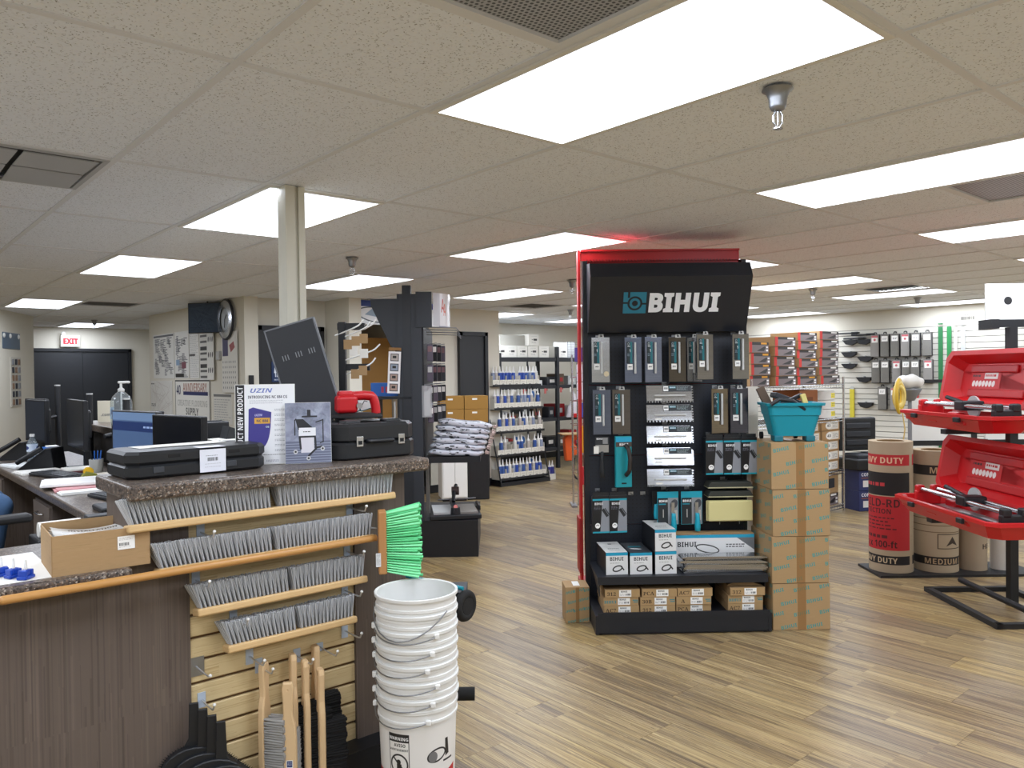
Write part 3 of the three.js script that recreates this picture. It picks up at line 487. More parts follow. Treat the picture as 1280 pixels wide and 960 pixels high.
function trowel(x, y, ry, depth, label) {
  const t = thing('finishing_trowel', label, 'trowel', 'steel finishing trowels in clear packs'); put(t, GF, x, y, -.415 + depth, ry);
  part(t, 'plate', rb(.108, .272, .0022, 0, 0, 0, .0012), plateTints[plateN++ % 10]);
  part(t, 'card', plane(.034, .13, -.024, .045, .0035), trowelCard); part(t, 'sticker', plane(.034, .034, -.022, -.042, .0036), sticker);
  part(t, 'handle_rail', rb(.012, .19, .016, .008, .012, .011, .004), M.greyLight); part(t, 'hang_tab', ext([[-.018, 0], [.018, 0], [.014, .02], [-.014, .02]], .002, 0, [[[-.008, .006], [.008, .006], [.006, .014], [-.006, .014]]]), M.greyLight, .004, .134, 0);
  part(t, 'backing_card', bx(.112, .276, .001, 0, 0, -.004), cardBack);
  return t;
}
const tw = [[.076, 1.575, -.18, .11, 'leftmost trowel of the top row, round sticker at its corner'], [.272, 1.572, .2, .12, 'second trowel from left in the top row'], [.395, 1.572, .2, .12, 'third trowel from left in the top row'], [.55, 1.572, .1, .08, 'dark fourth trowel from left in the top row'], [.704, 1.585, .25, .14, 'fifth trowel in the top row with white hang tab'], [.92, 1.585, .2, .14, 'rightmost trowel of the top row with white hang tab'], [.08, 1.258, .0, .11, 'leftmost trowel of the second row'], [.2, 1.258, -.04, .10, 'second trowel of the second row, left of the notched trowels'], [.8, 1.256, .15, .11, 'trowel right of the notched trowels, reflecting shelves'], [.915, 1.256, .0, .12, 'rightmost trowel of the second row']];
for (const [x, y, ry, d, l] of tw) { trowel(x, y, ry, d, 'steel finishing trowel, ' + l); pegHook(x, y + .145, d + .02, 'hook holding the ' + l); }
trowel(.655, 1.572, -.9, .08, 'steel finishing trowel seen edge on behind the fifth one of the top row');
part(scene.getObjectByName('finishing_trowel'), 'round_sticker', new THREE.CircleGeometry(.016, 18).translate(.034, -.085, .0036), std(0xd8c9a8, .6));
// notched trowels
const notchCard = print(256, 72, (g, w, h) => { g.fillStyle = '#20272c'; g.fillRect(0, 0, w, h); g.fillStyle = '#f0f0ee'; g.fillRect(4, 6, 44, 60); barcode(g, 10, 20, 32, 26); g.fillStyle = '#156a74'; g.fillRect(56, 8, 60, 26); txt(g, 'BIHUI', 62, 22, 18, '#eef'); lines(g, 124, 16, 110, 4, 12, '#9aa', 4); }, .4);
function notched(y, n, depth, rx, label) {
  const t = thing('notched_trowel', label, 'trowel', 'steel notched trowels'); put(t, GF, .485, y, -.415 + depth, -.03, rx);
  const w = .28, h = .105, pts = [[-w / 2, h / 2], [w / 2 - .02, h / 2]], q = n;
  if (n) { const sv = h / 8; for (let k = 0; k < 6; k++) { const yy = h / 2 - .008 - k * sv * 1.2; pts.push([w / 2, yy], [w / 2, yy - sv * .6], [w / 2 - .008, yy - sv * .6], [w / 2 - .008, yy - sv * 1.2]); } } else pts.push([w / 2, h / 2 - .02]);
  pts.push([w / 2, -h / 2]);
  if (n) for (let k = 0; k < n; k++) { const a = w / 2 - (k + .3) * w / n, b = w / 2 - (k + .8) * w / n; pts.push([a, -h / 2], [a, -h / 2 + .01], [b, -h / 2 + .01], [b, -h / 2]); }
  pts.push([-w / 2, -h / 2]);
  part(t, 'plate', ext(pts, .0016), plateSteel); part(t, 'card', plane(.17, .036, .045, .032, .003), notchCard); part(t, 'handle_rail', rb(.19, .01, .014, .0, -.012, .009, .003), M.greyLight); part(t, 'maker_plate', plane(.04, .01, -.07, -.034, .003), std(0xdededa, .5));
}
[[1.365, 16, 'topmost notched'], [1.248, 14, 'second notched'], [1.12, 14, 'third notched'], [.988, 0, 'fourth, straight edged'], [.86, 30, 'lowest, fine toothed']].forEach(([y, n, w], k) => { notched(y, n, .15, -.2, 'polished steel trowel hung sideways, ' + w + ' of the column'); pegHook(.485, y + .06, .15, 'hook holding the ' + w + ' trowel of the column'); });
// small packs
const blisterA = print(160, 330, (g, w, h) => { g.fillStyle = '#17191d'; g.fillRect(0, 0, w, h); g.fillStyle = '#8e9299'; g.beginPath(); g.moveTo(92, 40); g.lineTo(w, 40); g.lineTo(w, h - 14); g.lineTo(70, h - 14); g.fill(); g.fillStyle = '#1f9fb4'; g.fillRect(0, 26, w, 16); g.fillRect(0, h - 14, w, 14); txt(g, 'BIHUI', 18, 70, 28, '#f4f4f4'); lines(g, 14, 96, 60, 3, 10, '#889', 3); g.fillStyle = '#23262b'; g.save(); g.translate(118, 150); g.rotate(-.6); g.fillRect(-14, -40, 26, 80); g.fillRect(16, -34, 8, 70); g.restore(); g.fillStyle = '#f4f4f2'; g.beginPath(); g.arc(46, h - 66, 24, 0, 6.3); g.fill(); g.strokeStyle = '#222'; g.lineWidth = 4; g.beginPath(); g.arc(46, h - 62, 12, 3.3, 6); g.stroke(); }, .4);
function cardPack(x, y, z, ry, w, h, label, th = .02) { const t = thing('blister_pack', label, 'pack', 'black and teal tool packs'); put(t, GF, x, y, z, ry); part(t, 'pack_body', rb(w, h, th, 0, 0, -th / 2, .002, 1), std(0x22262c, .4)); part(t, 'front_print', plane(w - .002, h - .002, 0, 0, .0012), blisterA); part(t, 'hang_flap', bx(w * .9, .02, .002, 0, h / 2 + .01, -.004), M.black); return t; }
cardPack(.063, .645, -.26, .12, .108, .226, 'black and teal tool pack, left of the lower left pair'); cardPack(.167, .645, -.265, .12, .108, .226, 'black and teal tool pack, right of the lower left pair');
cardPack(.757, .985, -.27, .1, .116, .225, 'black and teal tool pack, left of the three below the right trowels', .06); cardPack(.866, .985, -.27, .1, .116, .225, 'black and teal tool pack, middle of the three below the right trowels', .06); cardPack(.965, .985, -.27, .1, .1, .225, 'black and teal tool pack, right of the three below the right trowels', .06);
for (const [x, y, l] of [[.063, .77, 'lower left pair, left'], [.167, .77, 'lower left pair, right'], [.757, 1.11, 'right trio, left'], [.866, 1.11, 'right trio, middle'], [.965, 1.11, 'right trio, right'], [.27, .745, 'empty peg beside the lower left pair'], [.345, .745, 'empty peg left of the turquoise trowels'], [.93, .86, 'bare peg above the floats']]) pegHook(x, y, .1, 'display hook, ' + l);
{
  const t = thing('wall_scraper', 'small scraper with black handle in clear pack at the display left edge', 'scraper'); put(t, GF, .078, 1.0, -.3, 0);
  part(t, 'blade', bx(.08, .09, .0015, .0, .06, 0), M.steel); part(t, 'card', plane(.085, .05, 0, .085, .004), print(128, 76, (g, w, h) => { g.fillStyle = '#2a2d31'; g.fillRect(0, 0, w, h); txt(g, 'BIHUI', 12, 20, 22, '#fff'); g.fillStyle = '#888'; g.fillRect(70, 10, 46, 56); })); part(t, 'handle', lathe([[0, -.14], [.014, -.138], [.016, -.1], [.011, -.03], [.009, .02], [0, .02]], 14), M.black); part(t, 'tag', plane(.03, .045, -.036, .03, .006), M.paper);
  const q = thing('rubber_float_pack', 'teal packed float with curved dark handle at display left', 'float'); put(t, GF, .078, 1.0, -.3, 0); put(q, GF, .21, .955, -.3, .12);
  part(q, 'pack', rb(.1, .31, .03, 0, 0, -.016, .004), std(0x12919c, .42)); part(q, 'front_print', plane(.098, .08, 0, .11, .0005), print(200, 164, (g, w, h) => { g.fillStyle = '#1e9fc4'; g.fillRect(0, 0, w, 60); g.fillStyle = '#4a4038'; g.fillRect(0, 60, w, 60); g.fillStyle = '#12919c'; g.fillRect(0, 120, w, 60); txt(g, 'BIHUI', 100, 90, 40, '#fff', { a: 'center' });  }));
  part(q, 'handle', tube([[.012, .1, .004], [.02, .08, .035], [.026, .02, .045], [.022, -.05, .04], [.012, -.08, .006]], .013, 24, 10), std(0x2b2420, .55)); part(q, 'hang_slot', bx(.03, .008, .002, 0, -.13, .001), M.rubber);
  pegHook(.078, 1.125, .11, 'display hook holding the small scraper'); pegHook(.21, 1.118, .11, 'display hook holding the teal float pack');
}
const turq = std(0x16a0b8, .4);
for (const [x, k, l] of [[.475, 0, 'left'], [.62, 1, 'right']]) {
  const t = thing('margin_trowel', 'turquoise handled margin trowel on card, ' + l + ' of the pair above the boxes', 'trowel', 'turquoise margin trowels'); put(t, GF, x, .66, -.3, .05);
  part(t, 'card', bx(.13, .2, .002, 0, .01, 0), turq); part(t, 'card_print', plane(.126, .16, 0, -.008, .0018), print(200, 256, (g, w, h) => { g.fillStyle = '#1b2328'; g.fillRect(0, 0, 100, h); g.fillStyle = '#8c8f93'; g.fillRect(100, 0, 100, h); txt(g, 'BIHUI', 12, 30, 30, '#fff'); g.fillStyle = '#19889c'; g.fillRect(10, 54, 70, 12); g.fillStyle = '#44484e'; g.beginPath(); g.ellipse(160, 60, 34, 46, .4, 0, 6.3); g.fill(); g.fillStyle = '#b9b6b0'; g.fillRect(140, 120, 50, 100); g.fillRect(50, 110, 8, 80); }));
  part(t, 'blade', bx(.02, .09, .002, .028, .0, .012), M.steel); part(t, 'handle', lathe([[0, -.13], [.016, -.128], [.018, -.1], [.013, -.04], [.012, -.02], [0, -.02]], 14), turq, .03, 0, .02);
  pegHook(x, .775, .12, 'display hook holding the ' + l + ' turquoise trowel');
}
{ const t = thing('margin_trowel', 'turquoise handle of a trowel at the left of the margin trowel pair', 'trowel', 'turquoise margin trowels'); put(t, GF, .41, .65, -.33); part(t, 'handle', lathe([[0, -.05], [.014, -.048], [.016, -.02], [.012, .03], [.01, .04], [0, .04]], 14), turq); part(t, 'card', bx(.08, .14, .002, .02, .05, -.02), M.black); }
{
  for (let k = 0; k < 2; k++) { const t = thing('grout_float', (k ? 'lower' : 'upper') + ' black grout float seen edge on above the cream float', 'float', 'grout floats'); put(t, GF, .845, .80 - k * .055, -.30); part(t, 'pad', ext([[-.135, 0], [-.12, .028], [.12, .028], [.135, 0]], .1, .002).translate(0, 0, -.05), std(0x30332e, .6)); part(t, 'edge', bx(.27, .006, .104, 0, -.003, 0), std(0xb9b690, .6)); }
  const t = thing('sponge_float', 'cream rectangular sponge float facing out at the display right', 'float'); put(t, GF, .845, .655, -.26); part(t, 'pad', rb(.27, .125, .02, 0, 0, 0, .012), std(0xd6cd92, .85)); part(t, 'back_plate', rb(.27, .125, .012, -.008, 0, -.018, .008), std(0xc9c08a, .6)); part(t, 'clip', [rod([-.06, -.06, -.02], [-.06, -.085, -.02], .002), rod([.06, -.06, -.02], [.06, -.085, -.02], .002)], M.zinc);
  pegHook(.845, .83, .1, 'display hook above the grout floats');
}
// boxes on the shelf
const boxFront = print(160, 160, (g, w, h) => { g.fillStyle = '#dfe0e0'; g.fillRect(0, 0, w, h); g.fillStyle = '#1d9cc0'; g.fillRect(0, 0, w, 22); txt(g, 'BIHUI', 26, 46, 36, '#22262a'); lines(g, 30, 74, 90, 1, 8, '#777', 3); g.strokeStyle = '#222'; g.lineWidth = 9; g.beginPath(); g.ellipse(84, 116, 34, 18, -.3, 0, 6.3); g.stroke(); g.beginPath(); g.moveTo(110, 100); g.lineTo(132, 128); g.stroke(); }, .4);
const boxTop = print(160, 320, (g, w, h) => { g.fillStyle = '#d2d2ce'; g.fillRect(0, 0, w, h); txt(g, 'BIHUI', 80, 210, 30, '#333', { a: 'center' }); g.fillStyle = '#222'; g.fillRect(70, 60, 26, 22); lines(g, 40, 250, 80, 2, 14, '#777', 4); }, .4);
const boxSide = std(0x1c1e22, .4);
const lidDark = print(160, 320, (g, w, h) => { g.fillStyle = '#43474b'; g.fillRect(0, 0, w, h); g.fillStyle = '#e0e0e0'; g.beginPath(); g.ellipse(70, 200, 44, 18, .3, 0, 6.3); g.fill(); g.fillStyle = '#15808e'; g.fillRect(30, 120, 90, 30); }, .3);
function toolBox(x, y, w, h, d, ry, label, dark) { const t = thing('tool_box_carton', label, 'box', 'printed cartons on the black shelf'); put(t, GF, x, y, -.085, ry); part(t, 'carton', bx(w, h, d, 0, h / 2, -d / 2), boxSide); part(t, 'front_print', plane(w, h, 0, h / 2, .0008), boxFront); const tp = part(t, 'top_print', plane(w, d).rotateX(-Math.PI / 2).translate(0, h + .0008, -d / 2), dark ? lidDark : boxTop); return t; }
toolBox(.128, .326, .128, .128, .29, .06, 'white tool carton leftmost on the black shelf'); toolBox(.268, .326, .13, .125, .27, .05, 'tool carton with dark picture lid, second on the black shelf', 1); toolBox(.413, .326, .126, .13, .29, .05, 'lower tool carton of the stacked pair on the black shelf'); toolBox(.412, .458, .124, .125, .29, .07, 'upper tool carton of the stacked pair on the black shelf');
{ const t = thing('long_tool_carton', 'long white carton with blue edge and loop tool picture on the shelf', 'box'); put(t, GF, .74, .327, -.235); part(t, 'carton', bx(.48, .19, .12, 0, .095, -.06), M.white); part(t, 'front_print', plane(.48, .19, 0, .095, .001), print(512, 204, (g, w, h) => { g.fillStyle = '#e3e4e4'; g.fillRect(0, 0, w, h); g.fillStyle = '#1d9cc0'; g.fillRect(0, 0, w, 20); txt(g, 'BIHUI', 14, 60, 44, '#22262a'); g.strokeStyle = '#333'; g.lineWidth = 7; g.beginPath(); g.ellipse(210, 90, 74, 24, .2, 0, 6.3); g.stroke(); lines(g, 330, 60, 130, 2, 14, '#555', 7); g.fillStyle = '#6c7074'; g.beginPath(); g.moveTo(400, 20); g.lineTo(512, 20); g.lineTo(512, 100); g.fill(); }, .4)); part(t, 'lid_flap', bx(.48, .002, .1, 0, .194, -.05), M.kraft); }
for (let k = 0; k < 8; k++) { const t = thing('steel_straightedge', ['lowest', 'second lowest', 'third lowest', 'fourth', 'fifth', 'third highest', 'second highest', 'topmost'][k] + ' of the bagged steel blades stacked on the black shelf', 'blade', 'steel blades on the black shelf'); put(t, GF, .76 + rr(-.02, .02), .327 + k * .0125, -.13 + rr(-.015, .02), rr(-.05, .05), 0, rr(-.012, .012)); part(t, 'blade', ext([[-.25, 0], [.25, 0], [.25, .005], [.2, .011], [-.22, .0115], [-.25, .006]], .1).translate(0, 0, -.05), plateSteel); }
// low kraft cartons
const kl = ['AC7', 'BIHUI', '312', '30B', 'PCA', 'A'].map((s, k) => print(256, 64, (g, w, h) => { g.fillStyle = '#ad8e62'; g.fillRect(0, 0, w, h); g.fillStyle = '#f3f2ee'; g.fillRect(104, 4, 90, 56); txt(g, 'BIHUI', 116, 18, 17, '#333'); barcode(g, 150, 34, 36, 16); lines(g, 110, 36, 34, 2, 9, '#999', 3); txt(g, s, 48, 36, k === 1 ? 30 : 40, k === 1 ? '#17808e' : '#3a2a1c', { a: 'center', f: 'serif' }); g.fillStyle = '#17808e'; if (k % 2) { g.fillRect(214, 20, 40, 7); g.fillRect(220, 34, 34, 7); } }, .8));
[[.146, 'leftmost'], [.357, 'second'], [.562, 'third'], [.868, 'rightmost']].forEach(([x, s], c) => { for (let k = 0; k < 3; k++) { const t = thing('flat_carton', ['bottom', 'middle', 'top'][k] + ' flat kraft carton of the ' + s + ' stack on the display base', 'box', 'flat kraft cartons on the display base'); put(t, GF, x + (k === 2 ? .008 : 0) + rr(-.003, .003), .107 + k * .0475, -.05 + rr(-.008, .004)); part(t, 'carton', bx(.202, .0465, .28, 0, .0235, -.14), kraft); part(t, 'front_print', plane(.2, .045, 0, .0235, .0008), kl[(c * 2 + k) % 6]); } });
{ const t = thing('carton_flap', 'open kraft flap resting on the rightmost flat carton stack', 'box'); put(t, GF, .865, .251, -.09); part(t, 'flap', ext([[-.1, 0], [.1, 0], [.02, .03], [-.02, .032]], .003), kraft); }
// printed carton stack
const cartonPrint = (w, h, tape, n) => print(w, h, (g) => { g.fillStyle = '#ab8d64'; g.fillRect(0, 0, w, h); for (let k = 0; k < 300; k++) { g.fillStyle = `rgba(${pick(['140,110,74', '190,162,122'])},.08)`; g.fillRect(rnd() * w, rnd() * h, rr(4, 40), 2); } for (let r = 0; r < 4; r++) for (let c = 0; c < 3; c++) txt(g, 'BIHUI', (c + .1 + (r % 2) * .5 + n * .13) * w / 2.2, (r + .5) * h / 3.7 - c * 14 + rr(-8, 8), 34, '#3f9390', { a: 'center', r: -.2, sx: 1.15 }); if (tape) { g.fillStyle = 'rgba(140,100,54,.75)'; g.fillRect(w * .43, 0, w * .15, h); } }, .75);
const cFront = [cartonPrint(384, 310, 1, 0), cartonPrint(384, 310, 1, 2)], cSide = cartonPrint(384, 310, 0, 1);
for (let k = 0; k < 4; k++) { const t = thing('printed_carton', ['bottom', 'second', 'third', 'top'][k] + ' brown carton with teal BIHUI print in the tall stack', 'box', 'stack of printed cartons'); put(t, GF, 1.185 + [0, -.004, .003, -.003][k], k * .271, -.035, [.0, .008, -.006, .0][k]); const w = .335, h = .2695, d = .35; part(t, 'carton', rb(w, h, d, 0, h / 2, -d / 2, .004, 1), kraft); part(t, 'front_print', plane(w - .006, h - .004, 0, h / 2, .0012), cFront[k % 2]); part(t, 'side_print', plane(d - .006, h - .004).rotateY(-Math.PI / 2).translate(-w / 2 - .0012, h / 2, -d / 2), cSide); part(t, 'tape', bx(.05, .0006, d, 0, h + .0005, -d / 2), std(0x9a7442, .35)); }
{ const t = thing('printed_carton', 'small brown BIHUI carton alone on the floor left of the display', 'box'); put(t, GF, -.088, 0, -.24, .04); const w = .145, h = .215, d = .16; part(t, 'carton', rb(w, h, d, 0, h / 2, -d / 2, .003, 1), kraft); part(t, 'front_print', plane(w - .004, h - .004, 0, h / 2, .0012), cartonPrint(220, 330, 1, 1)); part(t, 'top_label', plane(.04, .1).rotateX(-Math.PI / 2).translate(0, h + .0012, -.08), M.paper); }
// teal wash tub
{
  const t = thing('wash_bucket', 'teal rectangular wash bucket on wheels on top of the carton stack', 'bucket'); put(t, GF, 1.18, 1.086, -.17, -.12);
  const s = (w, d, y) => { const r = .03, o = []; for (const [sx, sz, a] of [[1, 1, 0], [-1, 1, 90], [-1, -1, 180], [1, -1, 270]]) for (let k = 0; k <= 4; k++) { const q = (a + k * 22.5) * Math.PI / 180; o.push(V(sx * (w / 2 - r) + Math.cos(q) * r, y, sz * (d / 2 - r) + Math.sin(q) * r)); } return o; };
  const loft = (rings) => { const n = rings[0].length, pos = []; for (let i = 0; i < rings.length - 1; i++) for (let k = 0; k < n; k++) { const a = rings[i][k], b = rings[i][(k + 1) % n], c = rings[i + 1][k], d = rings[i + 1][(k + 1) % n]; for (const v of [a, c, b, b, c, d]) pos.push(v.x, v.y, v.z); } const g = new THREE.BufferGeometry(); g.setAttribute('position', new THREE.Float32BufferAttribute(pos, 3)); g.setAttribute('uv', new THREE.Float32BufferAttribute(new Float32Array(pos.length / 3 * 2), 2)); g.computeVertexNormals(); return g; };
  part(t, 'tub', loft([s(.001, .001, .03), s(.23, .18, .03), s(.25, .2, .08), s(.285, .23, .15), s(.295, .24, .152), s(.31, .25, .205), s(.335, .275, .207), s(.34, .28, .222), s(.32, .26, .224), s(.3, .24, .21), s(.22, .17, .04), s(.001, .001, .04)]), M.teal);
  for (const x of [-.09, .09]) part(t, 'foot', rb(.05, .034, .1, x, .016, .05, .006), M.tealDark);
  for (const x of [-.1, .1]) part(t, 'castor', cyl(.022, .022, .018, x - .05, .022, -.09, 14, 'x'), M.rubber);
  const tools = [['grout_float', 'dark float standing up in the teal wash bucket', rb(.05, .22, .02, 0, .11, 0, .004), std(0x5b4a3c, .6), -.07, 1.2, -.22, .45], ['scrub_pad', 'black scrub pad holder poking from the teal wash bucket', rb(.24, .03, .1, 0, 0, 0, .006), M.charcoal, .02, 1.315, -.2, -.35], ['putty_knife', 'yellow handled putty knife across the teal wash bucket', rb(.03, .06, .02, 0, 0, 0, .004), std(0xd9c87c, .6), .05, 1.33, -.09, .3], ['grout_float', 'long black handle lying on the teal wash bucket rim', rb(.2, .022, .03, 0, 0, 0, .006), M.black, -.04, 1.315, -.12, .42], ['pipe_tool', 'black tool with angled grip in the teal wash bucket', tube([[-.1, 0, 0], [-.05, .03, 0], [.03, .02, 0], [.1, -.03, 0]], .012, 16, 8), M.black, -.06, 1.3, -.05, 0]];
  for (const [n, l, g, m, x, y, z, rz] of tools) { const o = thing(n, l, 'tool', 'tools in the teal bucket'); put(o, GF, 1.18 + x, y, z, 0, 0, rz); part(o, 'body', g, m); }
}
{ const t = thing('white_display_board', 'plain white board standing between the black display and carton stack', 'board'); put(t, GF, 1.035, 0, -.42); part(t, 'board', bx(.07, 1.40, .006, 0, .70, 0), std(0xd9d2c6, .7)); part(t, 'edge', bx(.004, 1.40, .012, -.035, .7, .002), M.white); }
// ---------- office side: desk, transaction counter ----------
{
  const t = thing('office_desk', 'long dark speckled staff desk with drawers running behind the counter', 'desk');
  part(t, 'desk_top', roundedTop(.6, .042, 3.85, .01), granite, 1.09, .904, -5.1);
  for (const z of [-4.85, -6.4]) { const d = part(t, 'drawer_unit', bx(.5, .8, .45, 1.08, .44, z), laminate); for (let k = 0; k < 3; k++) { part(d, 'drawer_front', bx(.016, .24, .43, .825, .18 + k * .265, z), std(0x6a5f57, .5)); part(d, 'drawer_pull', tube([[.815, .25 + k * .265, z - .07], [.795, .25 + k * .265, z - .05], [.795, .25 + k * .265, z + .05], [.815, .25 + k * .265, z + .07]], .005, 10), M.chrome); } }
  part(t, 'support_panel', bx(.5, .88, .03, 1.1, .44, -3.6), laminate); part(t, 'modesty_panel', bx(.02, .88, 3.7, 1.36, .44, -5.1), M.charcoal);
  const c = thing('transaction_counter', 'raised speckled transaction counter behind the monitors', 'counter');
  part(c, 'body', bx(.3, 1.125, 3.3, 1.58, .5625, -5.05), std(0x201e1d, .6)); part(c, 'top', roundedTop(.48, .05, 3.35, .01), granite, 1.6, 1.15, -5.05);
}
const screenOff = std(0x0b0c10, .18), bezel = std(0x17181b, .45);
function monitor(label, x, z, w, h, y0, ry, face, back) {
  const t = thing('computer_monitor', label, 'monitor', 'monitors on the staff desk'); t.position.set(x, .926, z); t.rotation.y = ry;
  part(t, 'housing', rb(.03, h, w, 0, y0 + h / 2, 0, .006), bezel); part(t, 'screen', plane(w - .02, h - .025).rotateY(-Math.PI / 2).translate(-.0156, y0 + h / 2 + .004, 0), face); part(t, 'rear_bulge', rb(.05, h * .6, w * .6, .03, y0 + h / 2, 0, .02), bezel);
  part(t, 'neck', bx(.03, y0 + .1, .06, .05, (y0 + .1) / 2, 0), bezel); part(t, 'foot', rb(.16, .012, .2, .03, .006, 0, .004), bezel);
}
const screenWin = print(256, 160, (g, w, h) => { g.fillStyle = '#4a648a'; g.fillRect(0, 0, w, h); g.fillStyle = '#6f8aae'; g.fillRect(0, 0, w, 26); g.fillStyle = '#1f3566'; g.fillRect(0, 30, w, 30); lines(g, 186, 42, 56, 1, 8, '#9db4dc', 6); g.fillStyle = '#3a2a30'; g.fillRect(70, 118, 26, 42); }, .3, { emissive: 0xffffff, emissiveIntensity: .1 });
screenWin.emissiveMap = screenWin.map;
monitor('monitor showing a blue login window behind the long black case', 1.2, -4.46, .5, .29, .11, .18, screenWin);
monitor('dark monitor next to the blue login screen', 1.26, -3.96, .48, .28, .11, .18, screenOff);
monitor('black monitor standing alone in the middle of the desk', 1.16, -5.62, .6, .31, .13, -.05, std(0x23262b, .35));
monitor('black monitor at the far left edge of the desk', 1.05, -6.3, .42, .29, .14, .12, std(0x222a36, .35)); monitor('grey backed monitor beside the leftmost monitor', 1.12, -6.72, .45, .3, .13, .12, std(0x2a333f, .35));
for (const [x, z, h, l] of [[1.3, -6.95, .52, 'left'], [1.36, -6.2, .46, 'middle'], [1.37, -5.3, .44, 'right']]) { const t = thing('monitor_arm', l + 'most black monitor arm post clamped to the desk', 'monitor arm', 'monitor arm posts'); if (l === 'middle') t.userData.label = 'black monitor arm post between the two monitor groups'; t.position.set(x, .926, z); part(t, 'post', cyl(.02, .02, h, 0, h / 2, 0, 14), M.black); part(t, 'cap', cyl(.021, .021, .01, 0, h + .005, 0, 14), M.greyLight); part(t, 'arm', rod([0, h * .55, 0], [-.14, h * .5, .05], .014), M.black); }
{
  const t = thing('water_bottle', 'clear water bottle with white cap on the staff desk', 'bottle'); t.position.set(.985, .926, -6.1);
  const gm = new THREE.MeshPhysicalMaterial({ color: 0xdfe8ec, roughness: .08, transmission: .85, thickness: 0, ior: 1.4 });
  part(t, 'bottle', lathe([[0, 0], [.032, 0], [.033, .01], [.031, .03], [.033, .05], [.031, .07], [.033, .09], [.033, .14], [.024, .165], [.013, .18], [.013, .19]], 20), gm); part(t, 'cap', cyl(.015, .015, .018, 0, .198, 0, 14), M.white); part(t, 'label', new THREE.CylinderGeometry(.0336, .0336, .05, 20, 1, true), print(128, 64, (g, w, h) => { g.fillStyle = '#cfdbe8'; g.fillRect(0, 0, w, h); g.fillStyle = '#24386e'; g.beginPath(); g.arc(30, 32, 18, 0, 6.3); g.fill(); g.beginPath(); g.arc(94, 32, 18, 0, 6.3); g.fill(); }), 0, .115, 0);
  const p = thing('desk_phone', 'black desk phone with slanted keypad on the staff desk', 'phone'); p.position.set(.98, .926, -5.8); p.rotation.y = -.6;
  part(p, 'base', ext([[0, 0], [.22, 0], [.2, .13], [.17, .13]], .17, .004).translate(-.1, 0, -.085), M.black); part(p, 'handset', tube([[-.09, .05, .11], [-.02, .09, .115], [.06, .14, .11]], .016, 14, 8), M.black); part(p, 'keypad', bx(.1, .004, .07).rotateZ(.64).translate(-.03, .068, 0), std(0x2c3550, .4));
  const b = thing('blue_box', 'blue carton behind the water bottle on the staff desk', 'box'); b.position.set(1.08, .926, -5.98); part(b, 'carton', rb(.1, .12, .13, 0, .06, 0, .002, 1), std(0x1d5fae, .5)); part(b, 'tissue', rb(.07, .012, .08, 0, .124, 0, .006), M.paper);
  const kb = (x, z, ry, label) => { const k = thing('keyboard', label, 'keyboard', 'keyboards on the staff desk'); k.position.set(x, .9265, z); k.rotation.y = ry; part(k, 'base', rb(.15, .014, .42, 0, .009, 0, .004), M.black); const ks = []; for (let r = 0; r < 5; r++) for (let c = 0; c < 15; c++) ks.push(bx(.022, .006, .023, -.055 + r * .027, .018, -.19 + c * .027)); part(k, 'keys', ks, std(0x34373c, .4)); };
  kb(.98, -5.25, .25, 'black keyboard beside the desk phone'); kb(1.02, -4.02, .2, 'black keyboard near the bar end of the staff desk');
  const ps = [[.98, -4.72, .36, .3, 0xe9e7e3, 'white paper stack in the middle of the staff desk'], [1.0, -4.58, .34, .22, 0xc98f90, 'pink edged papers under the white stack'], [.92, -4.4, .2, .1, 0xeeeeea, 'narrow white envelope in front of the keyboard'], [.93, -5.55, .24, .22, 0xe4e2dc, 'white sheet beside the water bottle'], [.9, -6.05, .16, .3, 0xdfe0df, 'white sheet at the far end of the staff desk'], [1.2, -5.05, .25, .2, 0xe6dfcf, 'cream plate shaped tray of papers under the monitor']];
  ps.forEach(([x, z, w, d, c, l], i) => { const o = thing('paper_stack', l, 'paper', 'papers on the staff desk'); o.position.set(x, .9262 + (i === 0 ? .017 : 0), z); o.rotation.y = .1 * (i - 2); part(o, 'sheets', [bx(w, .008, d, 0, .004, 0), bx(w * .96, .005, d * .94, .004, .0105, .003)], std(c, .8)); });
  const ms = thing('mouse_pad', 'black wrist rest pad at the desk corner', 'mouse pad'); ms.position.set(.93, .9262, -3.72); part(ms, 'pad', rb(.18, .008, .2, 0, .004, 0, .003), M.black); part(ms, 'wrist_rest', rb(.07, .022, .18, -.06, .014, 0, .01), M.black);
  const fl = thing('file_folders', 'red and white folders stacked under the desk phone monitor', 'folders'); fl.position.set(1.12, .9262, -5.38); part(fl, 'folder', rb(.2, .016, .16, 0, .008, 0, .004), std(0x5c2226, .6)); part(fl, 'paper', rb(.19, .014, .15, .005, .023, 0, .004), M.paper);
  const bl = thing('blue_tag', 'small blue card standing at the end of the bar counter', 'card'); bl.position.set(.84, .9265, -3.35); part(bl, 'card', bx(.012, .075, .04, 0, .0375, 0), std(0x1a73c2, .5)); part(bl, 'foot', bx(.03, .008, .05, 0, .004, 0), M.white);
  const dd = thing('black_card_reader', 'black card reader beside the blue tag on the desk corner', 'card reader'); dd.position.set(.80, .9265, -3.52); part(dd, 'body', rb(.1, .02, .07, 0, .01, 0, .005), M.black);
}
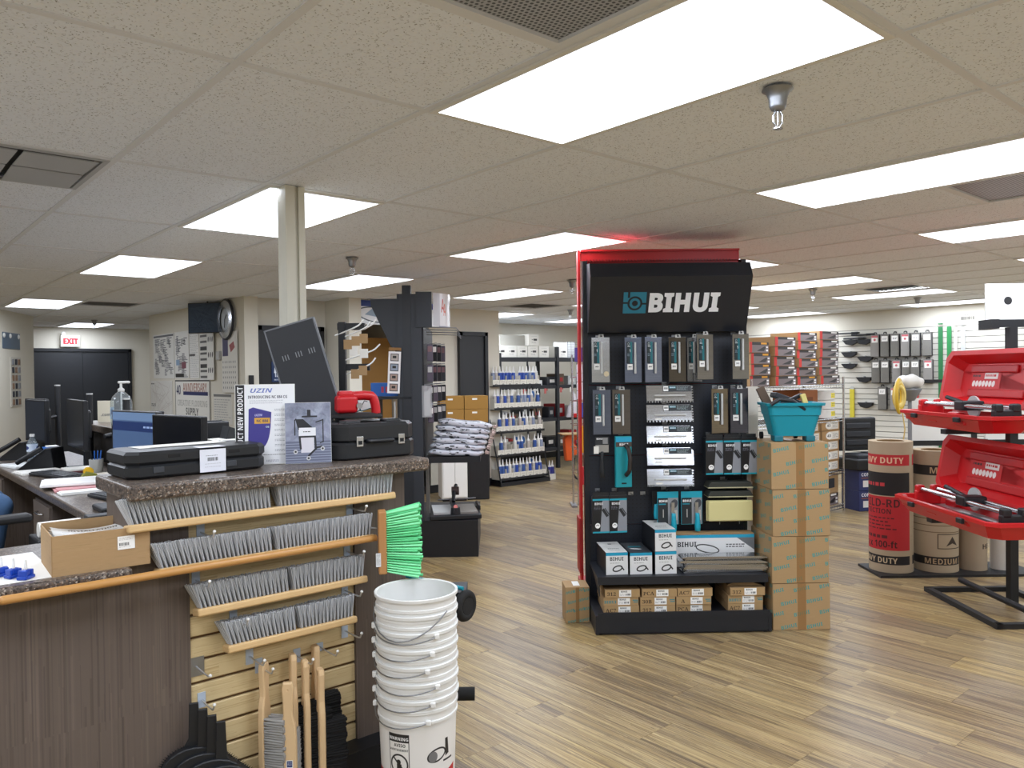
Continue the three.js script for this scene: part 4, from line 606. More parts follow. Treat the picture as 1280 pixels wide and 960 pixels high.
{ // on the transaction counter
  const t = thing('sanitizer_bottle', 'large clear pump bottle of hand sanitizer on the raised counter', 'bottle'); t.position.set(1.455, 1.176, -5.75);
  part(t, 'bottle', lathe([[0, 0], [.062, 0], [.066, .01], [.068, .1], [.068, .16], [.055, .2], [.03, .225], [.018, .235]], 24), new THREE.MeshPhysicalMaterial({ color: 0xe8eef0, roughness: .08, transmission: .85, thickness: 0, ior: 1.4 })); part(t, 'pump_collar', lathe([[0, .232], [.02, .232], [.022, .25], [.008, .262], [.008, .29], [0, .29]], 16), M.white); part(t, 'pump_head', rb(.075, .016, .022, .018, .297, 0, .005), M.white); part(t, 'dip_tube', rod([0, .02, 0], [.0, .24, 0], .005), M.white); part(t, 'label', new THREE.CylinderGeometry(.0686, .0686, .08, 14, 1, true, 3.6, 1.2), print(96, 96, (g, w, h) => { g.fillStyle = '#c9def0'; g.fillRect(0, 0, w, h); g.fillStyle = '#2d6fb4'; g.fillRect(10, 20, 76, 40); }), 0, .09, 0);
  const pp = [[1.6, -5.1, .3, .36, 0xe7e4d8, 'cream papers heaped beside the sanitizer bottle', .03], [1.58, -4.35, .3, .3, 0xeceae2, 'white paper pile on the raised counter behind the black case', .012], [1.66, -4.62, .28, .12, 0xe8e2a8, 'pale yellow sheet on the raised counter', .006], [1.56, -3.9, .3, .3, 0xe4e2da, 'white sheets on the raised counter behind the new product sign', .008]];
  for (const [x, z, w, d, c, l, h] of pp) { const o = thing('paper_stack', l, 'paper', 'papers on the raised counter'); o.position.set(x, 1.176, z); o.rotation.y = rr(-.3, .3); part(o, 'sheets', [bx(w, h, d, 0, h / 2, 0), bx(w * .9, h * .3, d * .95, .01, h * 1.15, .01)], std(c, .8)); }
  const s = thing('paper_sign', 'small cream paper sign with .com lettering standing on the raised counter', 'sign'); s.position.set(1.5, 1.176, -6.35); s.rotation.y = -.7; part(s, 'card', bx(.12, .16, .004, 0, .08, 0), M.paper); part(s, 'print', plane(.118, .158, 0, .08, .0025), print(128, 170, (g, w, h) => { g.fillStyle = '#e6dfc8'; g.fillRect(0, 0, w, h); txt(g, '.com', 64, 110, 34, '#555', { a: 'center' }); }));
  const k = thing('receipt_printer', 'black receipt printer on the raised counter beside the login monitor', 'printer'); k.position.set(1.5, 1.176, -4.2); part(k, 'body', rb(.14, .09, .16, 0, .045, 0, .008), M.black); part(k, 'paper_slot', bx(.1, .004, .02, 0, .092, .02), M.charcoal);
  const r = thing('card_terminal', 'angled black card terminal on the raised counter', 'card reader'); r.position.set(1.55, 1.176, -3.98); part(r, 'body', ext([[0, 0], [.14, 0], [.12, .03], [.02, .07]], .09, .003).translate(-.07, 0, -.045), M.black);
  const b = thing('black_cube_speaker', 'small black speaker box near the anniversary poster', 'speaker'); b.position.set(1.62, 1.176, -5.55); part(b, 'body', rb(.08, .1, .08, 0, .05, 0, .005), M.black);
}
{ // more desk clutter
  const q = thing('desk_phone', 'second black desk phone with handset at the far left of the desk', 'phone'); q.position.set(.97, .926, -6.62); q.rotation.y = -.5; part(q, 'base', ext([[0, 0], [.2, 0], [.18, .12], [.15, .12]], .16, .004).translate(-.1, 0, -.08), M.black); part(q, 'handset', tube([[-.09, .06, .1], [-.02, .1, .105], [.06, .15, .1]], .016, 14, 8), M.black);
  const c = thing('pen_cup', 'clear cup of pens beside the middle monitor', 'cup'); c.position.set(1.17, .926, -5.2); part(c, 'cup', lathe([[0, 0], [.035, 0], [.04, .09], [.037, .09], [.033, .004], [0, .004]], 18), M.greyLight); for (let k = 0; k < 4; k++) part(c, 'pen', rod([-.015 + k * .01, .01, 0], [-.03 + k * .02, .14, .01 - k * .006], .004), pick([M.black, M.blue, M.redDark]));
  const d = thing('tape_dispenser', 'small yellow and green desk item beside the tray', 'dispenser'); d.position.set(1.03, .926, -4.98); part(d, 'body', ext([[0, 0], [.1, 0], [.08, .03], [.03, .045]], .04, .003), std(0x8a8a3a, .5)); part(d, 'roll', cyl(.025, .025, .03, .045, .045, .02, 16, 'z'), M.yellow);
  const e = thing('computer_tower', 'black computer tower tucked between monitor and raised counter', 'computer'); e.position.set(1.28, .926, -4.88); part(e, 'case', rb(.12, .3, .34, 0, .15, 0, .008), M.black); part(e, 'front_panel', bx(.1, .26, .006, 0, .15, .173), M.charcoal);
  const f = thing('cable', 'thin grey cable hanging down the raised counter side', 'cable'); part(f, 'cord', tube([[1.42, 1.1, -4.95], [1.35, 1.05, -4.9], [1.3, .97, -4.72], [1.27, .932, -4.6]], .004, 16, 5), M.greyLight);
}
// chairs
function officeChair(x, z, ry, label) {
  const t = thing('office_chair', label, 'chair', 'staff chairs at the desk'); t.position.set(x, 0, z); t.rotation.y = ry;
  part(t, 'seat', rb(.5, .08, .5, 0, .66, 0, .035, 3), M.rubber); part(t, 'backrest', rb(.08, .55, .46, -.26, 1.0, 0, .03, 3), M.rubber);
  for (const s of [-1, 1]) part(t, 'armrest', [rb(.25, .035, .08, .02, .915, s * .29, .014, 3), bx(.05, .24, .03, .0, .79, s * .29)], std(0x2a2a2b, .5));
  part(t, 'column', cyl(.03, .04, .5, 0, .38, 0, 16), M.black); for (let k = 0; k < 5; k++) { const a = k * 1.2566; part(t, 'base_leg', rod([0, .12, 0], [Math.cos(a) * .3, .08, Math.sin(a) * .3], .02), M.black); part(t, 'castor', cyl(.03, .03, .03, Math.cos(a) * .3, .031, Math.sin(a) * .3, 14, 'x'), M.rubber); }
}
officeChair(.44, -4.14, .1, 'empty black office chair nearest the cardboard box'); officeChair(.19, -5.32, 0, 'black office chair carrying the seated person');
{ // seated person, mostly outside the frame
  const { MarchingCubes } = await import('three/addons/objects/MarchingCubes.js');
  const J = []; const bone = (a, b, r1, r2) => J.push([V(...a), V(...b), r1, r2]);
  const hip = .76;
  bone([0, hip + .02, -.09], [0, hip + .02, .09], .13, .13); bone([0, hip + .05, 0], [-.02, 1.2, 0], .145, .15); bone([-.02, 1.2, -.14], [-.02, 1.2, .14], .085, .085); bone([-.02, 1.25, 0], [.02, 1.37, 0], .055, .052);
  bone([.03, 1.47, 0], [.04, 1.51, 0], .095, .09); bone([.05, 1.41, 0], [.06, 1.42, 0], .06, .06); bone([.135, 1.46, 0], [.14, 1.455, 0], .016, .014);
  for (const s of [-1, 1]) {
    bone([-.02, 1.2, s * .19], [.06, .98, s * .24], .055, .045); bone([.06, .98, s * .24], [.31, .97, s * .15], .043, .032); bone([.31, .97, s * .15], [.39, .965, s * .13], .032, .03);
    for (let k = 0; k < 4; k++) bone([.38, .965, s * (.10 + k * .02)], [.44 - Math.abs(k - 1.3) * .01, .955, s * (.09 + k * .022)], .01, .009); bone([.34, .965, s * .1], [.39, .955, s * .07], .011, .01);
    bone([.02, hip, s * .1], [.47, hip + .03, s * .13], .085, .068); bone([.47, hip + .03, s * .13], [.42, .36, s * .13], .065, .045); bone([.42, .36, s * .13], [.55, .3, s * .14], .045, .04);
  }
  const N = 96, S2 = 1.0, mc = new MarchingCubes(N, new THREE.MeshBasicMaterial(), false, false, 400000); mc.isolation = 0;
  const cx = .15, cy = .95; const P = V(0, 0, 0), d = V(0, 0, 0), q = V(0, 0, 0);
  for (let k = 0; k < N; k++) for (let j = 0; j < N; j++) for (let i = 0; i < N; i++) {
    P.set(cx + ((i - N / 2) / (N / 2)) * .75, cy + ((j - N / 2) / (N / 2)) * .75, ((k - N / 2) / (N / 2)) * .75); let acc = 0;
    for (const [a, b, r1, r2] of J) { d.subVectors(b, a); const t = Math.max(0, Math.min(1, q.subVectors(P, a).dot(d) / d.lengthSq())); const ds = q.copy(a).addScaledVector(d, t).distanceTo(P) - (r1 + (r2 - r1) * t); acc += Math.exp(-ds * 60); }
    mc.field[i + j * N + k * N * N] = Math.log(Math.max(acc, 1e-30)) / 60;
  }
  mc.update(); const n = mc.count, g = new THREE.BufferGeometry(); const pa = new Float32Array(mc.positionArray.slice(0, n * 3)), col = new Float32Array(n * 3);
  for (let i = 0; i < n; i++) { const x = pa[i * 3] = cx + pa[i * 3] * .75, y = pa[i * 3 + 1] = cy + pa[i * 3 + 1] * .75; pa[i * 3 + 2] *= .75; const z = pa[i * 3 + 2]; let c = [.06, .07, .09]; if (y < .9 && !(x > .3 && y > .93)) c = [.055, .12, .24]; if (y > 1.3 || (x > .3 && y > .9)) c = [.5, .32, .23]; if (y > 1.5 || (y > 1.42 && x < .0)) c = [.05, .035, .025]; if (y < .37) c = [.03, .03, .03]; col.set(c, i * 3); }
  g.setAttribute('position', new THREE.BufferAttribute(pa, 3)); g.setAttribute('normal', new THREE.BufferAttribute(new Float32Array(mc.normalArray.slice(0, n * 3)), 3)); g.setAttribute('color', new THREE.BufferAttribute(col, 3)); g.setAttribute('uv', new THREE.BufferAttribute(new Float32Array(n * 2), 2));
  const t = thing('person', 'seated person in blue jeans at the desk, mostly beyond the left edge', 'person'); t.position.set(.19, 0, -5.30); g.computeVertexNormals(); part(t, 'body', g, new THREE.MeshStandardMaterial({ vertexColors: true, roughness: .8 }));
}
{ const t = thing('waste_bin', 'black bin with a white paper roll on top beside the near chair', 'bin'); t.position.set(.705, .60, -3.78); part(t, 'paper_roll', cyl(.035, .035, .16, 0, .265, 0, 18, 'x'), M.paper); part(t, 'bin', rb(.2, .84, .2, 0, -.18, 0, .01), M.black); }
// ---------- doors ----------
function doorLeaf(name, x0, x1, y1, z, split) {
  const s = structure(name); const w = x1 - x0, f = .05;
  part(s, 'door_frame', [bx(f, y1, .06, x0 + f / 2, y1 / 2, z + .03), bx(f, y1, .06, x1 - f / 2, y1 / 2, z + .03), bx(w, f, .06, (x0 + x1) / 2, y1 - f / 2, z + .03)], M.doorFrame);
  const n = split || 1, iw = (w - 2 * f) / n; for (let k = 0; k < n; k++) { const d = part(s, 'door_leaf', bx(iw - .004, y1 - f, .035, x0 + f + iw * (k + .5), (y1 - f) / 2, z + .02), M.door); part(d, 'door_handle', [rod([x0 + f + iw * (k + .5) + iw * .4, 1.0, z + .04], [x0 + f + iw * (k + .5) + iw * .4, 1.0, z + .09], .01), rod([x0 + f + iw * (k + .5) + iw * .4, 1.0, z + .085], [x0 + f + iw * (k + .5) + iw * .28, 1.0, z + .085], .009)], M.chrome); }
}
doorLeaf('door_1', 2.33, 3.83, 2.0, ZF, 2); doorLeaf('door_2', 3.40, 4.18, 2.05, -8.15, 1); doorLeaf('door_3', 6.09, 6.56, 2.05, -8.15, 1);
{
  const t = thing('exit_sign', 'white exit sign with red letters above the dark double doors', 'sign'); t.position.set(2.9, 2.12, ZF + .02); part(t, 'housing', rb(.28, .19, .05, 0, 0, .03, .008), M.white); part(t, 'letters', plane(.26, .17, 0, 0, .0565), print(200, 130, (g, w, h) => { g.fillStyle = '#e9e4e0'; g.fillRect(0, 0, w, h); txt(g, 'EXIT', 100, 68, 92, '#d0162a', { a: 'center', sx: .86, st: 7 }); }, .5)); part(t, 'lamp', cyl(.03, .03, .04, -.1, .12, .05, 14, 'z'), M.white);
  const b = thing('restroom_sign', 'blue restroom sign with person and wheelchair symbols on the dark door', 'sign'); b.position.set(3.635, 1.55, -8.105); part(b, 'plate', bx(.16, .22, .004), std(0x14305e, .5)); part(b, 'symbols', plane(.158, .218, 0, 0, .003), print(128, 176, (g, w, h) => { g.fillStyle = '#16325f'; g.fillRect(0, 0, w, h); g.fillStyle = '#e6ecf4'; g.beginPath(); g.arc(40, 24, 11, 0, 6.3); g.fill(); g.beginPath(); g.moveTo(28, 38); g.lineTo(54, 38); g.lineTo(62, 100); g.lineTo(20, 100); g.fill(); g.fillRect(30, 100, 8, 34); g.fillRect(44, 100, 8, 34); g.strokeStyle = '#e6ecf4'; g.lineWidth = 6; g.beginPath(); g.arc(92, 110, 20, 0, 5); g.moveTo(88, 62); g.lineTo(90, 100); g.lineTo(112, 104); g.lineTo(118, 130); g.stroke(); txt(g, 'RESTROOM', 64, 158, 16, '#e6ecf4', { a: 'center' }); }));
}
// ---------- poster wall ----------
function poster(label, name, z0, z1, y0, y1, draw, off = .006, cat = 'poster') { // on the wall face x = 3.24, z0 far, z1 near
  const w = z1 - z0, h = y1 - y0; const t = thing(name, label, cat, 'prints on the poster wall'); t.position.set(3.24 - off, (y0 + y1) / 2, (z0 + z1) / 2); t.rotation.y = -Math.PI / 2;
  part(t, 'backing', bx(w, h, .004, 0, 0, -.002), M.paper); part(t, 'print', plane(w - .004, h - .004, 0, 0, .0012), print(Math.round(Math.min(512, w * 320)), Math.round(Math.min(512, h * 320)), draw, .45)); return t;
}
const grid = (g, w, h, n) => { g.fillStyle = '#e2e1dc'; g.fillRect(0, 0, w, h); for (let k = 0; k < n; k++) { const x = 6 + rnd() * (w - 60), y = 10 + rnd() * (h - 40); g.fillStyle = pick(['#3c3c40', '#6c6c70', '#8a8a8c']); for (let q = 0; q < 5; q++) g.fillRect(x, y + q * 6, rr(14, 50), 3); } };
poster('left half of the large laminated technical chart on the poster wall', 'wall_chart', -11.15, -10.3, 1.49, 2.07, (g, w, h) => { grid(g, w, h, 34); g.fillStyle = '#333'; g.fillRect(6, 4, w - 12, 8); });
poster('middle of the laminated charts, with a small red picture', 'wall_chart', -10.28, -9.75, 1.49, 2.07, (g, w, h) => { grid(g, w, h, 20); g.fillStyle = '#7b4450'; g.fillRect(w * .5, h * .65, w * .3, h * .14); g.fillStyle = '#8aa4c0'; g.fillRect(w * .1, h * .6, w * .25, h * .12); g.fillStyle = '#222'; g.fillRect(8, h * .9, w * .6, h * .08); });
poster('pale laminated chart beside the tall narrow one', 'wall_chart', -9.73, -9.4, 1.49, 2.05, (g, w, h) => { g.fillStyle = '#e4e3de'; g.fillRect(0, 0, w, h); lines(g, 6, 10, w - 12, 24, 7, '#bbb', 2); g.fillStyle = '#444'; g.fillRect(0, h * .48, w * .6, 8); });
poster('tall narrow chart of dark blocks under the wall screen', 'wall_chart', -9.38, -9.1, 1.47, 2.1, (g, w, h) => { g.fillStyle = '#dedcd6'; g.fillRect(0, 0, w, h); for (let k = 0; k < 9; k++) { g.fillStyle = k % 3 ? '#555' : '#2a2a2c'; g.fillRect(8, 12 + k * h / 9.2, w - 20, k % 3 ? 8 : 14); } });
poster('white sheet with three rows of small black figures', 'wall_chart', -9.06, -8.86, 1.47, 2.02, (g, w, h) => { g.fillStyle = '#e6e5e0'; g.fillRect(0, 0, w, h); for (let r = 0; r < 3; r++) for (let c = 0; c < 3; c++) { g.fillStyle = '#222'; g.beginPath(); g.ellipse(12 + c * w / 3.2, 28 + r * h / 3.1, 5, 10, .2, 0, 6.3); g.fill(); } }, .03);
poster('calendar with purple and red picture near the clock', 'wall_calendar', -8.64, -8.2, 1.33, 1.99, (g, w, h) => { g.fillStyle = '#e5e3dc'; g.fillRect(0, 0, w, h); g.fillStyle = '#3a3560'; g.fillRect(8, 20, w * .36, h * .3); g.fillStyle = '#a04848'; g.beginPath(); g.moveTo(w * .5, h * .22); g.lineTo(w * .78, h * .16); g.lineTo(w * .86, h * .26); g.lineTo(w * .6, h * .34); g.fill(); for (let r = 0; r < 6; r++) for (let c = 0; c < 7; c++) { g.fillStyle = '#888'; g.fillRect(8 + c * w / 7.6, h * .48 + r * h * .085, 6, 7); } }, .02, 'calendar');
poster('framed 40 anniversary poster with SUPPLY lettering', 'anniversary_poster', -10.26, -9.05, .86, 1.47, (g, w, h) => { g.fillStyle = '#e8e6df'; g.fillRect(0, 0, w, h); g.strokeStyle = '#2a2a2c'; g.lineWidth = 6; g.strokeRect(2, 2, w - 4, h - 4); txt(g, '40', w * .04, h * .2, 52, '#23264e', { sx: .9 }); txt(g, 'ANNIVERSARY', w * .24, h * .15, 46, '#a8796a', { sx: .85 }); g.fillStyle = '#2d3263'; g.fillRect(w * .25, h * .23, w * .7, h * .07); txt(g, 'CREATIVE FLOORING', w * .5, h * .46, 34, '#b9b7b0', { a: 'center', sx: 1 }); txt(g, 'SUPPLY', w * .5, h * .63, 40, '#333', { a: 'center' }); txt(g, '&', w * .8, h * .9, 34, '#8c3038'); }, .012);
poster('ruled notice sheet under the calendar', 'notice_sheet', -8.95, -8.42, .98, 1.31, (g, w, h) => { g.fillStyle = '#dedcd4'; g.fillRect(0, 0, w, h); g.fillStyle = '#777'; g.fillRect(0, 0, w, 9); lines(g, 6, 18, w - 12, 9, 9, '#aaa', 3); });
poster('faded lower map sheet at the far end of the poster wall', 'wall_map', -11.3, -10.4, .95, 1.46, (g, w, h) => { g.fillStyle = '#dcdad4'; g.fillRect(0, 0, w, h); g.strokeStyle = '#c4bdb6'; g.lineWidth = 2; for (let k = 0; k < 30; k++) { g.beginPath(); g.moveTo(rnd() * w, rnd() * h); g.lineTo(rnd() * w, rnd() * h); g.stroke(); } lines(g, 8, 10, 50, 1, 8, '#444', 4); lines(g, 8, h * .6, 60, 2, 7, '#555', 4); });
{
  const t = thing('wall_clock', 'large round chrome rimmed wall clock near the ceiling', 'clock'); t.position.set(3.235, 2.125, -8.47); t.rotation.y = -Math.PI / 2;
  part(t, 'rim', new THREE.TorusGeometry(.21, .014, 12, 40), M.charcoal, 0, 0, .03); part(t, 'chrome_ring', lathe([[.12, .025], [.2, .035], [.205, .045], [.13, .05]], 40).rotateX(Math.PI / 2), M.chrome); part(t, 'dial', cyl(.12, .12, .012, 0, 0, .03, 32, 'z'), std(0xb9c2ca, .4)); part(t, 'case', cyl(.2, .2, .03, 0, 0, .015, 36, 'z'), M.greyLight); part(t, 'hands', [rod([0, 0, .042], [.05, .05, .042], .003), rod([0, 0, .042], [-.01, -.09, .042], .003)], M.black);
  const s = thing('wall_screen', 'dark blue wall screen mounted beside the clock', 'screen'); s.position.set(3.1, 2.16, -8.82); s.rotation.y = -.95; part(s, 'housing', rb(.42, .34, .04, 0, 0, -.021, .006), M.black); part(s, 'screen', plane(.40, .32, 0, 0, .0008), print(128, 100, (g, w, h) => { g.fillStyle = '#3b4a5e'; g.fillRect(0, 0, w, h); for (let k = 0; k < 40; k++) { g.strokeStyle = `rgba(${pick(['20,28,40', '90,108,130'])},.4)`; g.beginPath(); g.moveTo(rnd() * w, rnd() * h); g.lineTo(rnd() * w, rnd() * h); g.stroke(); } }, .25)); part(s, 'mount', [bx(.08, .06, .14, 0, 0, -.1), rod([0, .1, -.06], [0, .19, -.06], .01)], M.black);
  const h = thing('wall_holder', 'slim black holder on the white wall end by the restroom', 'holder'); h.position.set(3.3, 1.42, -8.045); part(h, 'body', rb(.05, .19, .02, 0, 0, .011, .004), M.black);
  const n = thing('small_wall_box', 'small grey box on the wall between the charts and calendar', 'box'); n.position.set(3.232, 1.74, -8.75); part(n, 'body', rb(.03, .1, .1, -.008, 0, 0, .006), M.greyLight);
  // pillar pieces
  const PF = frame(1.43, 0, -11.0, 1.1); const b = thing('blue_reflective_sign', 'blue reflective panel high on the angled pillar at far left', 'sign'); put(b, PF, .46, 1.98, .004); part(b, 'panel', bx(.55, .2, .008), std(0x4a6076, .3)); for (const x of [-.25, -.05, .22]) part(b, 'lamp_spot', new THREE.SphereGeometry(.03, 12, 8).scale(1, 1, .4), M.white, x, .06, .008);
  const c = thing('sample_card_board', 'board of small sample tools hung on the angled pillar', 'sample board'); put(c, PF, .58, 1.47, .004); part(c, 'panel', bx(.34, .62, .008), std(0xc9c5ba, .7)); for (let r = 0; r < 6; r++) for (let k = 0; k < 3; k++) part(c, 'sample', bx(.035, .07, .016, -.11 + k * .1, .25 - r * .1, .012), pick([M.charcoal, M.gray, std(0x7c6450, .6)]));
}
// restroom wall return, sign over the alcove
{
  const t = thing('store_banner', 'blue and white banner with dark arcs over the alcove opening', 'banner'); t.position.set(4.98, 2.2, -7.64); part(t, 'panel', bx(1.2, .27, .03), M.white); part(t, 'print', plane(1.19, .265, 0, 0, .0162), print(512, 116, (g, w, h) => { g.fillStyle = '#e4e6e8'; g.fillRect(0, 0, w, h); g.fillStyle = '#1d3a86'; g.fillRect(0, 0, w, 30); g.fillRect(w - 60, 0, 60, h); g.strokeStyle = '#333a44'; g.lineWidth = 5; g.beginPath(); g.ellipse(90, 70, 110, 36, .1, 0, 6.3); g.stroke(); g.fillStyle = '#8aa0b4'; g.beginPath(); g.moveTo(20, 70); g.lineTo(60, 40); g.lineTo(90, 80); g.fill(); }, .4));
  part(t, 'hanger', [rod([-.5, .13, 0], [-.5, .145, 0], .004), rod([.5, .13, 0], [.5, .145, 0], .004)], M.zinc);
  const b = thing('wood_sheet', 'tan wooden board leaning inside the alcove behind the dark display', 'board'); b.position.set(4.93, 0, -8.75); b.rotation.x = -.03; part(b, 'board', bx(1.1, 1.98, .02, 0, .99, 0), std(0xb08444, .6)); part(b, 'latch', bx(.06, .05, .02, -.22, 1.42, .02), M.charcoal);
}
// ---------- dark tower display behind the bar ----------
const TF = frame(3.59, 0, -5.351, -.69);
const slate = std(0x2c3138, .48);
{
  const t = thing('tower_display', 'tall dark grey display stand seen end on behind the square case', 'display'); put(t, TF, 0, 0, 0);
  part(t, 'end_panel', bx(.2, 2.16, .03, -.06, 1.08, -.02), slate); part(t, 'upright', bx(.07, 2.23, .06, -.082, 1.115, -.03), std(0x23272d, .45));
  part(t, 'left_header', ext([[-.375, 2.12], [-.1, 2.12], [-.1, 1.6], [-.15, 1.66], [-.22, 1.75], [-.372, 2.07]], .03, .003), slate, 0, 0, -.05);
  
  // curved sign on the right face
  const arc = new THREE.CylinderGeometry(.26, .26, .27, 24, 1, true, .55, 1.35); part(t, 'curved_sign', arc, print(512, 160, (g, w, h) => { g.fillStyle = '#d9dadb'; g.fillRect(0, 0, w, h); g.fillStyle = '#b9bcc0'; g.fillRect(0, 0, 100, h); txt(g, 'A', 150, 60, 90, '#b5402c', { a: 'center' }); txt(g, 'A', 190, 80, 80, '#c6634e', { a: 'center' }); }, .2, { side: THREE.DoubleSide }), .0, 2.03, -.2); 
  part(t, 'sign_end', bx(.13, .29, .02, .06, 2.03, 0), slate);
  part(t, 'pegboard', bx(.012, 1.2, .9, .045, 1.3, -.48), M.black);
  part(t, 'base', bx(.66, .3, .95, .15, .15, -.475), M.black); part(t, 'shelf', bx(.47, .04, .85, .27, .8, -.42), M.blackPowder); part(t, 'shelf_lip', bx(.46, .05, .012, .27, .80, .005), M.black);
  part(t, 'standard', bx(.03, .5, .03, .06, .55, -.15), M.zinc);
  for (let k = 0; k < 4; k++) part(t, 'display_arm', tube([[.04, 1.89 - k * .015, -.04 - k * .1], [.32, 1.88 - k * .015, -.04 - k * .1], [.345, 1.85 - k * .015, -.04 - k * .1]], .004, 8, 5), M.zinc);
}
for (let r = 0; r < 4; r++) for (let k = 0; k < 4; k++) { const t = thing('hanging_tool_pack', ['top', 'second', 'third', 'bottom'][r] + ' row hanging tool pack, ' + ['nearest', 'second', 'third', 'farthest'][k] + ' on the dark tower display', 'pack', 'small packs on the tower display'); put(t, TF, .1 + k * .025, 1.68 - r * .17, -.06 - k * .14, rr(-.2, .2)); const g = rb(.05, .14, .022, 0, 0, 0, .006, 1); part(t, 'pack', g, pick([M.charcoal, std(0x3a3640, .4), std(0x514a58, .4), M.black])); part(t, 'card', bx(.036, .045, .003, 0, .03, .012), pick([M.paper, M.greyLight, std(0x7a5a5e, .5)])); part(t, 'hanger', rod([-.06, .075, 0], [.02, .085, 0], .003), M.zinc); }
{ const t = thing('clear_literature_box', 'clear plastic box on the side of the dark tower display', 'box'); put(t, TF, .075, 1.28, -.03); part(t, 'box', bx(.08, .26, .06), new THREE.MeshPhysicalMaterial({ color: 0xdfe3e6, roughness: .1, transparent: true, opacity: .35 })); part(t, 'leaflets', bx(.05, .2, .03, 0, -.02, 0), M.greyLight); }
{ // left face of the tower
  const s = thing('photo_strip_sign', 'narrow white strip of four tool photos on the tower left side', 'sign'); put(s, TF, -.185, 1.52, .03, .1, 0, -.05); part(s, 'card', bx(.1, .34, .006), M.white); part(s, 'print', plane(.098, .338, 0, 0, .0042), print(100, 340, (g, w, h) => { g.fillStyle = '#e8e8e8'; g.fillRect(0, 0, w, h); for (let k = 0; k < 4; k++) { g.fillStyle = '#35373c'; g.fillRect(16, 16 + k * 82, 68, 62); g.fillStyle = pick(['#a58d80', '#8d99a8', '#b0a8a0']); g.fillRect(22, 22 + k * 82, 56, 50); g.fillStyle = '#222'; g.fillRect(34, 34 + k * 82, 30, 20); } })); part(s, 'top_tag', bx(.1, .024, .008, .0, .19, 0), M.kraftDark);
  const b = thing('blue_carton', 'flat blue carton with red lettering beside the photo strip', 'box'); put(b, TF, -.26, 1.325, -.12); part(b, 'carton', bx(.26, .11, .12, 0, .055, 0), std(0x1c5aa8, .5)); part(b, 'print', plane(.24, .09, 0, .055, .0612), print(160, 60, (g, w, h) => { g.fillStyle = '#1d5cab'; g.fillRect(0, 0, w, h); g.fillStyle = '#a8344e'; g.fillRect(50, 14, 14, 32); g.fillRect(74, 14, 24, 32); g.fillRect(108, 14, 14, 32); }));
  const h = thing('tower_side_shelf', 'black wire tray on the left side of the tower below the blue carton', 'tray'); put(h, TF, -.22, 1.1, -.1); part(h, 'tray', [bx(.34, .02, .3, 0, .21, -.05), bx(.012, .2, .2, .06, .1, .0), bx(.012, .2, .2, .1, .1, 0), bx(.012, .2, .2, -.1, .1, 0)], M.black); part(h, 'blade_strip', [bx(.012, .16, .004, .03, .1, .08), bx(.012, .16, .004, .075, .1, .08)], M.greyLight); part(h, 'bracket', bx(.08, .06, .06, .13, .12, -.02), M.black);
}
// small peg rack beside the leaning board
{
  const f = frame(1.605, 0, -3.01, -.711);
  const t = thing('tag_hook_rack', 'black rack of white hooks carrying brown paper tags beside the leaning board', 'rack'); put(t, f, 0, 1.176, -.14);
  part(t, 'post', [bx(.03, .56, .03, .0, .28, 0), bx(.1, .02, .08, 0, .01, 0)], M.black); part(t, 'crossbar', bx(.12, .03, .02, .04, .54, 0), M.black); part(t, 'crossbar', bx(.12, .03, .02, .06, .36, 0), M.black);
  for (const [x, y, l] of [[.0, .53, .1], [.03, .52, .1], [.055, .53, .1], [.04, .42, .13], [.05, .36, .1]]) part(t, 'hook', tube([[x - .03, y - .03, .01], [x + l * .5, y, .02], [x + l * .8, y + .015, .02], [x + l, y + .04, .02]], .0035, 12, 5), M.white);
  for (const [x, y] of [[.03, .46], [.065, .475], [.1, .485], [.06, .33], [.095, .345]]) part(t, 'paper_tag', bx(.036, .042, .003, x, y, .03), kraft); for (const [x, y] of [[.055, .43], [.1, .42]]) part(t, 'white_tag', bx(.036, .04, .003, x, y, .028), M.paper);
  for (let k = 0; k < 2; k++) { const o = thing('tea_carton', (k ? 'right' : 'left') + ' of two small white and teal cartons behind the red lifter', 'box', 'white and teal cartons'); put(o, f, .068 + k * .052, 1.176 + .20 + k * .012, -.02, 0, 0, .3); part(o, 'carton', bx(.054, .072, .05), M.tealDark); part(o, 'print', plane(.048, .066, 0, 0, .0258), print(64, 88, (g, w, h) => { g.fillStyle = '#eef0ee'; g.fillRect(0, 0, w, h); g.fillStyle = '#2a9a86'; g.beginPath(); g.arc(40, 22, 13, 0, 6.3); g.fill(); g.strokeStyle = '#333'; g.lineWidth = 4; g.beginPath(); g.moveTo(14, 60); g.lineTo(34, 40); g.lineTo(50, 50); g.stroke(); })); }
  const c = thing('carton_stand', 'beige block holding the small white and teal cartons', 'block'); put(c, f, .09, 1.176, -.05); part(c, 'block', rb(.12, .16, .06, 0, .08, 0, .004), std(0xb9b3a6, .6));
}
